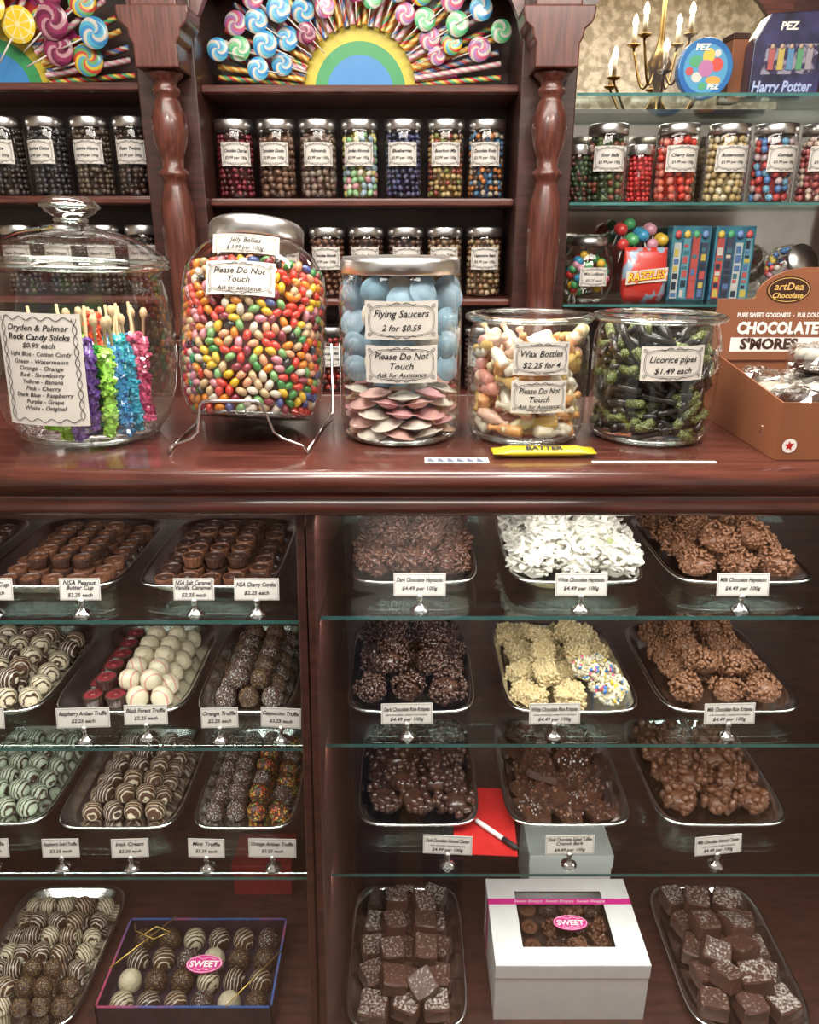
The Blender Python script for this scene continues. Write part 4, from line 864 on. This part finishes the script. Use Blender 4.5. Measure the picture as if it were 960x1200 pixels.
SWC=[([(.05,.27,.58),Wt,(.1,.44,.62)],'blue and white'),([(.6,.12,.22),Wt,(.4,.2,.45)],'pink'),([(.08,.44,.2),Wt,(.22,.52,.25)],'green'),None,([(.27,.03,.1),(.5,.26,.3),(.15,.02,.06)],'burgundy'),([(.6,.07,.04),(.72,.52,.05),(.1,.36,.52),(.15,.44,.15)],'rainbow')]
swm=[(swirl(c[0]),c[1]) if c else (lemon(),'yellow citrus slice') for c in SWC]
lst=G().add(tube([(0,0,-.10),(0,0,-.036)],.0022,8),0,True).mesh('lollipop_stick',[PAPER])
def lolly(x,y,z,ang,ci,sc=1.0,rz=0):
    r=root('swirl_lollipop',(x,y,z),(R.uniform(-.15,.15),pi/2-ang,rz),scale=sc,label=swm[ci][1]+' swirl lollipop fanned out on the rainbow display',cat='lollipop',group='swirl lollipops')
    obj('candy_disc',swm[ci][0],r); obj('stick',lst,r,label='white stick')
def fan(xc,zc,y,name,angs,lab):
    r=root(name,(xc,y,zc+.0005),label=lab,cat='display')
    bands=[(0,.092,(.06,.27,.62)),(.092,.125,(.05,.34,.12)),(.125,.168,(.7,.57,.05)),(.168,.205,(.7,.28,.03)),(.205,.24,(.58,.05,.04)),(.24,.27,(.45,.04,.2))]
    for i,(a,b,c) in enumerate(bands):
        k=32; vs=[];
        for yy in (-.004,.004):
            for q in (a,b):
                for t in range(k+1): vs.append((q*math.cos(pi*t/k),yy,q*math.sin(pi*t/k)))
        m=k+1; fs=[]
        for t in range(k): fs+=[(t,m+t,m+t+1,t+1),(2*m+t,2*m+t+1,3*m+t+1,3*m+t),(m+t,3*m+t,3*m+t+1,m+t+1)]
        mk('rainbow_band',G().add((vs,fs),0,False),mat('band_paint',c,tuple(x*.9 for x in c),rough=.4,ns=10),r)
    for q_,(a,ci,rad,sc) in enumerate(angs):
        an=math.radians(a); lolly(xc+rad*math.cos(an),y-.045-.014*(q_%3),zc+rad*math.sin(an),an,ci,sc)
TWC=[[(.6,.05,.05),(.7,.55,.1),(.1,.4,.2)],[(.65,.27,.35),Wt],[(.1,.22,.52),(.65,.6,.52),(.6,.1,.1)],[(.7,.27,.03),(.75,.6,.2)]]
def twist(cols,ln=.235,r=.0078):
    g=G(); n=44; k=6; vs=[];fs=[];cl=[]
    for i in range(n+1):
        z=ln*i/n
        for q in range(k):
            a=2*pi*q/k+i*.45; vs.append((r*math.cos(a),r*math.sin(a),z))
    for i in range(n):
        for q in range(k): fs.append((i*k+q,i*k+(q+1)%k,(i+1)*k+(q+1)%k,(i+1)*k+q)); cl.append(cols[q%len(cols)])
    fs.append(tuple(range(k))); cl.append(cols[0]); fs.append(tuple(n*k+q for q in range(k))); cl.append(cols[0])
    return g.add((vs,fs),0,True,None,cl).mesh('twisted_candy_stick',[CANDY])
twm=[twist(c) for c in TWC]
def twists(xc,zc,y,angs):
    for i,a in enumerate(angs):
        an=math.radians(a); r0=.150
        obj('twisted_candy_stick',twm[i%4],None,(xc+r0*math.cos(an),y-.013-.0158*(i%2),zc+r0*math.sin(an)+.009),(0,pi/2-an,0),label='twisted striped candy stick radiating from the rainbow board',cat='candy',group='twisted candy sticks')
CX=-.135; CZ=ZA; CY=2.385
fan(CX,CZ,CY,'rainbow_display_board',[(17,1,.335,.75),(24,5,.27,.7),(30,2,.30,.75),(33,1,.225,.7),(43,2,.24,.7),(40,1,.32,.75),(54,5,.28,.75),(55,1,.215,.65),(66,0,.25,.75),(78,4,.27,.7),(80,2,.215,.65),(91,4,.225,.7),(103,0,.26,.75),(114,1,.21,.65),(117,0,.27,.75),(128,0,.235,.75),(136,4,.19,.65),(138,0,.275,.8),(147,0,.225,.75),(149,0,.31,.75),(157,0,.265,.8),(163,0,.215,.7),(163,2,.33,.75),(30,0,.37,.75),(154,1,.36,.75),(20,2,.40,.7),(170,0,.27,.7),(22,1,.225,.6),(142,1,.345,.7),(166,0,.38,.7)],'semicircular rainbow board fanned with swirl lollipops')
twists(CX,CZ,CY,[4,8.5,13,17.5,22,27,32,37,42.5,48,54,60,66,72,78,84,90,96,102,108,114,120,126,132,138,143.5,149,154,159,163.5,168,172.5,176])
fan(-1.13,ZA+.006,CY,'rainbow_display_board',[(14,5,.28,1.0),(24,4,.22,1.0),(37,4,.25,1.1),(50,4,.29,1.0),(54,3,.18,1.1),(78,3,.19,1.1),(100,3,.2,1.1),(70,3,.27,1.1),(22,0,.33,.95),(36,5,.34,.9),(60,0,.34,1.0)],'semicircular rainbow board with yellow and burgundy lollipops')
twists(-1.13,ZA+.006,CY,[4,9,14,19.5,25,31,38,45,52,60,68,76,88])
# ---- right bay top shelf
gt=1.985
tn=root('round_candy_tin',(.785,2.33,gt+.0005),label='round blue promotional tin standing on its edge',cat='tin')
def cylY(rx,y0,y1,k=36):
    return prism([(rx*math.cos(2*pi*i/k),rx*math.sin(2*pi*i/k)+rx) for i in range(k)],y0,y1)
mk('tin_body',G().add(cylY(.073,-.015,.015),0,False),mat('tin_blue',(.02,.12,.42),(.04,.22,.5),rough=.25,coat=.5,ns=12),tn,bev=.003)
g=G().add(([(.058*math.cos(2*pi*i/30),-.0155,.073+.058*math.sin(2*pi*i/30)) for i in range(30)],[tuple(range(30))]),0,False,None,(.1,.36,.6))
for i,(a,q,rx,rz_,c) in enumerate(((.3,.03,.018,.016,(.65,.1,.08)),(1.4,.03,.016,.018,(.7,.55,.1)),(2.6,.032,.018,.014,(.1,.4,.2)),(3.9,.03,.014,.012,(.7,.66,.6)),(2.0,.0,.02,.02,(.5,.2,.4)),(5.4,.036,.02,.01,(.75,.4,.1)),(3.3,.043,.01,.01,(.6,.1,.1)),(.9,.045,.009,.009,(.7,.66,.6)),(4.6,.042,.011,.009,(.1,.4,.2)))):
    g.add(([(q*math.cos(a)+rx*math.cos(2*pi*k_/20),-.0157-.0001*i,.073+q*math.sin(a)+rz_*math.sin(2*pi*k_/20)) for k_ in range(20)],[tuple(range(20))]),0,False,None,c)
mk('tin_face',g,CANDY,tn,label='printed multicoloured tin face')
mk('lettering',lettering([([(x+xx,y+zz) for x,y in v_],f_) for xx,zz,s_ in ((-.012,.122,.022),(.025,.03,.018)) for v_,f_ in lines2d([('PEZ',0,s_,.1,.05)],.08)],lambda x,y:(x,-.0172,y)),WHITEINK,tn)
dp=root('display_plate',(.745,2.40,gt+.0005),label='clear glass dish standing behind the tin',cat='plate'); mk('plate_body',G().add(cylY(.088,-.004,.004),0,False),GLASS,dp)
PUR=mat('dark_blue_box_print',(.012,.012,.03),(.05,.045,.14),rough=.3,coat=.4,ns=14)
pb=root('printed_candy_box',(.985,2.33,gt+.0005),(0,0,-.06),label='dark blue and black boxed candy with lettering',cat='candy box')
bp_=[(-.085,0),(.095,0),(.095,.2),(-.05,.195),(-.085,.13)]
mk('box_body',G().add(prism(bp_,-.04,.04),0,False),PUR,pb,bev=.003)
mk('front_window',G().add(([(-.06,-.0408,.055),(.08,-.0408,.055),(.08,-.0408,.125),(-.05,-.0408,.125)],[(0,1,2,3)]),0,False),mat('window_grey',(.3,.28,.36),(.05,.04,.09),rough=.2,ns=45,lo=.45,hi=.55),pb)
g=G()
for i in range(5): g.add(box(-.045+i*.024,-.030+i*.024,-.0435,-.0415,.065,.115),0,False,None,[(.4,.1,.1),(.5,.4,.1),(.1,.25,.42),(.1,.3,.15),(.34,.3,.34)][i]); g.add(ico(1),0,True,T(-.0375+i*.024,-.043,.118)@S(.007,.003,.008),(.45,.33,.25))
mk('candy_dispenser',g,CANDYM,pb,label='row of small candy dispensers shown in the box window')
mk('lettering',lettering(lines2d([('Harry Potter',.034,.038,.15,.03)],.155),lambda x,y:(x,-.0412,y-.008)),mat('lilac_ink',(.4,.48,.75),rough=.4),pb)
mk('lettering',lettering(lines2d([('PEZ',.165,.026,.1,.04)],.2),lambda x,y:(x+.0,-.0412,y)),WHITEINK,pb)
bb=root('printed_candy_box',(.885,2.39,gt+.0005),(0,0,.1),label='narrow brown boxed candy',cat='candy box'); mk('box_body',G().add(box(-.022,.022,-.03,.03,0,.15),0,False),BRN,bb,bev=.002); mk('lid',G().add(box(-.023,.023,-.031,.031,.15,.165),0,False),BRN2,bb,bev=.001)
# ---- right bay lower shelf
gl=1.462
gj=root('globe_jar',(.515,2.33,gl+.0005),label='round glass jar of assorted small lollipops',cat='jar')
mk('glass_body',G().add(lathe([(0,0),(.045,0),(.06,.01),(.074,.05),(.076,.085),(.068,.12),(.05,.145),(.046,.152)],36),0,True),GLASS,gj); mk('metal_lid',G().add(lathe([(.05,.152),(.052,.154),(.05,.172),(.03,.182),(0,.183)],32),0,True),STEEL,gj)
jar_label(gj,.08,.05,[('Mini Lollipops',.008,.012,.3,.02),('$0.25 each',-.010,.011)],.077,.05,.07)
lm=[G().add(ico(2),0,True,S(.0125)).add(tube([(0,0,-.012),(0,0,-.035)],.0015,6),1,True).mesh('mini_lollipop',[mat('lolly_shell',c,rough=.25,coat=.4),PAPER]) for c in ((.6,.05,.05),(.05,.3,.52),(.7,.45,.05),(.1,.4,.15),(.65,.3,.4))]
for i in range(38):
    a=R.uniform(0,6.28); z=.02+.003*i; q=.05*min(1,math.sin(pi*min(.9,(z+.02)/.17)))+.003
    obj('mini_lollipop',R.choice(lm),None,(.515+q*math.sin(a),2.33-q*math.cos(a),gl+z),(R.uniform(-.5,.5)+2.2*(R.random()<.5),R.uniform(-.5,.5),a),label='small ball lollipop in the round glass jar',cat='lollipop',group='mini lollipops')
pk=root('printed_candy_bag',(.668,2.29,gl+.0005),label='red and white printed candy pouch with yellow lettering',cat='candy bag')
rg=[sup(hw,th,z,3.5,24) for hw,th,z in ((.054,.008,0),(.061,.025,.02),(.063,.03,.06),(.061,.024,.10),(.060,.010,.135),(.061,.002,.148))]
mk('pouch',G().add(loft(rg),0,True),mat('pouch_print',(.55,.04,.03),(.25,.38,.5),rough=.3,coat=.4,ns=16,lo=.56,hi=.60),pk)
mk('pouch_band',G().add(prism([(-.058,.048),(.058,.060),(.058,.096),(-.058,.084)],-.0330,-.0305),0,False),mat('pouch_white',(.66,.62,.55),(.6,.2,.1),rough=.4,ns=60,lo=.55,hi=.6),pk,label='white printed band')
mk('lettering',lettering(lines2d([('RAZZLES',.072,.032,.15,.08)],.105),lambda x,y:(x,-.0337,y+x*.1)),mat('red_print',(.6,.03,.03),rough=.4),pk)
mk('lettering',lettering(lines2d([('RAZZLES',.0725,.032,.15,.02)],.105),lambda x,y:(x,-.0343,y+x*.1)),mat('yellow_ink',(.8,.62,.05),rough=.4),pk)
for i in range(14): obj('mini_lollipop',lm[(i*3)%5],None,(.668-.056+(i%5)*.028,2.30+.026*(i//5)+.03,gl+.155+.012*((i*7)%3)+.016*(i//5)),(R.uniform(-.2,.2),R.uniform(-.4,.4),0),1.4,label='round lolly above the printed pouch',cat='lollipop',group='pouch lollipops')
for ii,(x,rz) in enumerate(((.80,.05),(.925,-.04))):
    q=root('blister_candy_box',(x,2.33,gl+.0005),(0,0,rz),label='teal and blue blister pack box with coloured candy tubes',cat='candy box',group='teal blister boxes')
    mk('box_body',G().add(box(-.056,.056,-.02,.025,0,.205),0,False),mat('teal_print',(.02,.08,.18),(.06,.25,.32),rough=.3,coat=.4,ns=18),q,bev=.003)
    g=G()
    for k_ in range(4):
        cc=[(.45,.5,.5),(.12,.3,.38),(.45,.08,.07),(.05,.06,.1)][(k_+ii*2)%4]
        g.add(box(-.05+k_*.026,-.030+k_*.026,-.026,-.0205,.008,.160+.012*((k_+ii)%3)),0,False,None,cc)
        zq=.012
        while zq<.15:
            hh=R.uniform(.006,.022); g.add(box(-.048+k_*.026,-.032+k_*.026-R.uniform(0,.006),-.0272,-.0262,zq,zq+hh),0,False,None,R.choice([(.55,.5,.45),(.45,.08,.08),(.08,.16,.34),(.05,.16,.2),(.5,.4,.08),(.02,.03,.05)])); zq+=hh+R.uniform(.003,.009)
        g.add(ico(1),0,True,T(-.041+k_*.026,-.024,.182)@S(.011,.006,.013),[(.6,.1,.1),(.7,.5,.1),(.1,.4,.2),(.2,.3,.6)][(k_+ii)%4])
    mk('candy_tubes',g,CANDYM,q,label='rows of coloured candy tubes')
tj=root('globe_jar',(1.10,2.345,gl+.088),(1.15,0,.3),label='round glass jar of gumballs lying tilted on its side',cat='jar'); mk('glass_body',G().add(lathe([(0,-.07),(.045,-.068),(.066,-.045),(.07,0),(.06,.035),(.045,.05)],32),0,True),GLASS,tj); mk('metal_lid',G().add(lathe([(.047,.05),(.05,.052),(.048,.066),(0,.069)],32),0,True),STEEL,tj)
g=G()
for i in range(90):
    a=R.uniform(0,6.28); zz=R.uniform(-.9,.35); q=math.sqrt(1-zz*zz)*.052
    g.add(ico(1),0,True,T(q*math.cos(a),q*math.sin(a),zz*.055)@S(.0105),R.choice([(.1,.22,.5),(.6,.1,.1),(.62,.58,.5),(.65,.5,.1),(.6,.3,.4)]))
mk('gumball_fill',g,CANDY,None,(1.10,2.345,gl+.088),(1.15,0,.3),kind='stuff',label='gumballs inside the tilted round jar',cat='candy')
# ================================================================ CHANDELIER in the room behind
ch=root('chandelier',(.97,3.4,2.06),label='brass candle-style chandelier with lit bulbs',cat='chandelier')
mk('centre_stem',G().add(lathe([(0,-.02),(.02,0),(.045,.04),(.02,.08),(.012,.12),(.03,.16),(.05,.2),(.02,.25),(.010,.3),(.008,.84),(0,.84)],20),0,True),BRASS,ch)
BULB=mat('lit_bulb',(1,.8,.5),emit=6); IV=mat('candle_sleeve',(.6,.52,.38),rough=.5)
for lev,(n_,rd,z0) in enumerate(((6,.20,.10),(4,.12,.24))):
    for i in range(n_):
        a=2*pi*i/n_+.35+lev*.4; c_,s_=math.cos(a),math.sin(a)
        pts=[]
        for k_ in range(13):
            t=k_/12; rr=.02+(rd-.02)*t; zz=.08+lev*.12-.08*math.sin(pi*t*1.15)+ (z0-.08-lev*.12)*t**2
            pts.append((rr*c_,rr*s_,zz))
        e=pts[-1]
        mk('arm',G().add(tube(pts,.005,8)).add(lathe([(0,-.004),(.010,0),(.024,.007),(.026,.012),(0,.010)],16),0,True,T(*e)),BRASS,ch,label='curved brass arm')
        mk('candle_sleeve',G().add(lathe([(0,0),(.009,0),(.009,.06),(0,.06)],12),0,True,T(e[0],e[1],e[2]+.010)),IV,ch)
        mk('bulb',G().add(lathe([(0,0),(.007,.002),(.012,.015),(.010,.029),(.004,.042),(0,.047)],12),0,True,T(e[0],e[1],e[2]+.071)),BULB,ch,label='glowing candle bulb')
l=bpy.data.lights.new('chandelier_glow','POINT'); l.energy=9; l.color=(1,.75,.45); l.shadow_soft_size=.15
o=bpy.data.objects.new('chandelier_glow',l); COL.objects.link(o); o.location=(.97,3.4,2.62)
# ================================================================ PERSON (seen reflected in the slanted case glass)
SKIN=mat('skin',(.55,.33,.24),(.6,.37,.27),rough=.5,ns=30); SHIRT=mat('grey_cotton',(.62,.64,.66),(.54,.56,.58),rough=.8,ns=60); JEAN=mat('dark_denim',(.03,.045,.08),(.045,.06,.1),rough=.8,ns=120); HAIR=mat('brown_hair',(.05,.03,.02),(.08,.05,.03),rough=.6,ns=80,stretch=(1,1,.2)); SHOE=mat('shoe_leather',(.03,.03,.03),rough=.4)
def skinned(name,verts,edges,radii,m,parent,rootidx=0,sub=2,**k):
    me=bpy.data.meshes.new(name); me.from_pydata(verts,edges,[]); me.materials.append(m)
    b=bmesh.new(); b.from_mesh(me); lay=b.verts.layers.skin.verify(); b.verts.ensure_lookup_table()
    for i,r_ in enumerate(radii): b.verts[i][lay].radius=(r_,r_) if not hasattr(r_,'__len__') else r_
    b.verts[rootidx][lay].use_root=True; b.to_mesh(me); b.free()
    ob=obj(name,me,parent,**k); sk=ob.modifiers.new('skin','SKIN'); sk.use_smooth_shade=True
    s_=ob.modifiers.new('sub','SUBSURF'); s_.levels=sub; s_.render_levels=sub; return ob
pr=root('person',(0,-.36,0),label='person in grey t-shirt and jeans holding up a phone',cat='person')
V=[(0,0,.95),(0,.0,1.08),(0,-.01,1.22),(0,-.01,1.36),(0,.0,1.47),(0,.02,1.55)]
Rr=[(.15,.11),(.135,.10),(.155,.11),(.16,.10),(.06,.055),(.055,.055)]
E=[(0,1),(1,2),(2,3),(3,4),(4,5)]
for s in (-1,1):
    b=len(V); V+=[(s*.17,0,1.40),(s*.24,.06,1.22),(s*.26,.11,1.15),(s*.17,.22,1.38),(s*.10,.30,1.56)]; Rr+=[.058,.048,.042,.036,.027]; E+=[(3,b),(b,b+1),(b+1,b+2),(b+2,b+3),(b+3,b+4)]
    b=len(V); V+=[(s*.09,0,.86),(s*.10,.01,.50),(s*.10,-.01,.28),(s*.10,-.02,.08)]; Rr+=[.085,.058,.052,.038]; E+=[(0,b),(b,b+1),(b+1,b+2),(b+2,b+3)]
skinned('body',V,E,Rr,SKIN,pr)
g=G(); hv,hf=ico(3); vs=[]
for x,y,z in hv:
    wx_=.076*(1-.22*max(0,-z)**1.5); yy=.095*y*(1-.12*max(0,-z)); zz=.118*z
    vs.append((x*wx_,yy,zz))
g.add((vs,hf),0,True)
g.add((lambda q:([(a*.013,b*.018,c*.024) for a,b,c in q[0]],q[1]))(ico(2)),0,True,T(0,.098,-.012)@RM(.35,0,0))
for s in (-1,1):
    g.add(ico(2),0,True,T(s*.078,-.005,-.005)@S(.009,.018,.03)); g.add(ico(2),1,True,T(s*.03,.083,.012)@S(.012,.008,.008)); g.add(ico(1),2,True,T(s*.03,.0905,.012)@S(.005,.003,.005)); g.add(ico(1),2,True,T(s*.031,.090,.030)@S(.016,.005,.003))
g.add(ico(2),3,True,T(0,.086,-.055)@S(.024,.008,.007))
mk('head',g,[SKIN,WHITEINK,INK,mat('lips',(.45,.14,.12),rough=.5)],pr,(0,.055,1.66))
vs=[(x*.086,y*.104-.008,z*.124+.006) for x,y,z in ico(3)[0]]; keep=[f_ for f_ in ico(3)[1] if all((vs[i][1]<.035 and vs[i][2]>-.05) or vs[i][2]>.07 for i in f_)]
mk('hair',G().add((vs,keep),0,True),HAIR,pr,(0,.055,1.66))
rings=[[(a*math.cos(2*pi*i/32),yc+b_*math.sin(2*pi*i/32),z) for i in range(32)] for a,b_,yc,z in ((.185,.135,0,.90),(.175,.13,0,1.0),(.175,.128,0,1.12),(.195,.135,0,1.27),(.205,.13,0,1.37),(.175,.10,0,1.44),(.085,.07,.005,1.485),(.078,.066,.008,1.49))]
g=G().add(loft(rings,False,False),0,True)
for s in (-1,1): g.add(tube([(s*.13,0,1.40),(s*.20,.015,1.35),(s*.235,.05,1.25),(s*.243,.065,1.21)],[.085,.082,.074,.075],20,caps=False),0,True)
mk('t_shirt',g,SHIRT,pr,label='light grey cotton t-shirt')
rings=[[(.18*math.cos(2*pi*i/32),.13*math.sin(2*pi*i/32),z) for i in range(32)] for z in (.84,.98)]
g=G().add(loft(rings,False,False),0,True)
for s in (-1,1): g.add(tube([(s*.085,0,.90),(s*.10,.005,.7),(s*.105,.01,.5),(s*.105,-.01,.28),(s*.105,-.02,.05)],[.10,.092,.078,.072,.066],20,caps=False),0,True)
mk('trousers',g,JEAN,pr,label='dark denim trousers')
for s in (-1,1):
    mk('shoe',G().add(loft([sup(.045,.13,z,2.6,28) for z in (0,.03)]+[[(x*.9,y*.9-.005,.055) for x,y,z in sup(.045,.13,0,2.6,28)],[(x*.7,y*.45-.05,.09) for x,y,z in sup(.045,.13,0,2.6,28)]]),0,True),SHOE,pr,(s*.105,.03,.0))
    V=[(s*.10,.30,1.56),(s*.092,.315,1.585),(s*.085,.328,1.62)]; Rr=[(.027,.02),(.034,.018),(.036,.016)]; E=[(0,1),(1,2)]
    for k_,(dz_,ln) in enumerate(((.028,.9),(.010,1.0),(-.008,.95),(-.026,.75))):
        b=len(V); z_=1.632+dz_*.9; V+=[(s*.080,.335,z_),(s*.070,.349,z_+.004),(s*(.070-.014*ln),.352,z_+.006),(s*(.070-.026*ln),.347,z_+.006)]; Rr+=[.010,.009,.0085,.0075]; E+=[(2,b),(b,b+1),(b+1,b+2),(b+2,b+3)]
    b=len(V); V+=[(s*.083,.318,1.60),(s*.068,.312,1.603),(s*.052,.312,1.612)]; Rr+=[.011,.010,.008]; E+=[(1,b),(b,b+1),(b+1,b+2)]
    skinned('hand',V,E,Rr,SKIN,pr)
ph=root('phone',(0,-.03,1.65),(0,0,0),label='black smartphone held in both hands',cat='phone')
mk('phone_body',G().add(box(-.076,.076,-.004,.004,-.037,.037),0,False),mat('phone_black',(.02,.02,.02),rough=.2,coat=.5),ph,bev=.003)
mk('camera_bar',G().add(box(-.07,-.045,.004,.0055,-.02,.02),0,False),CHROME,ph)
bpy.context.view_layer.update()
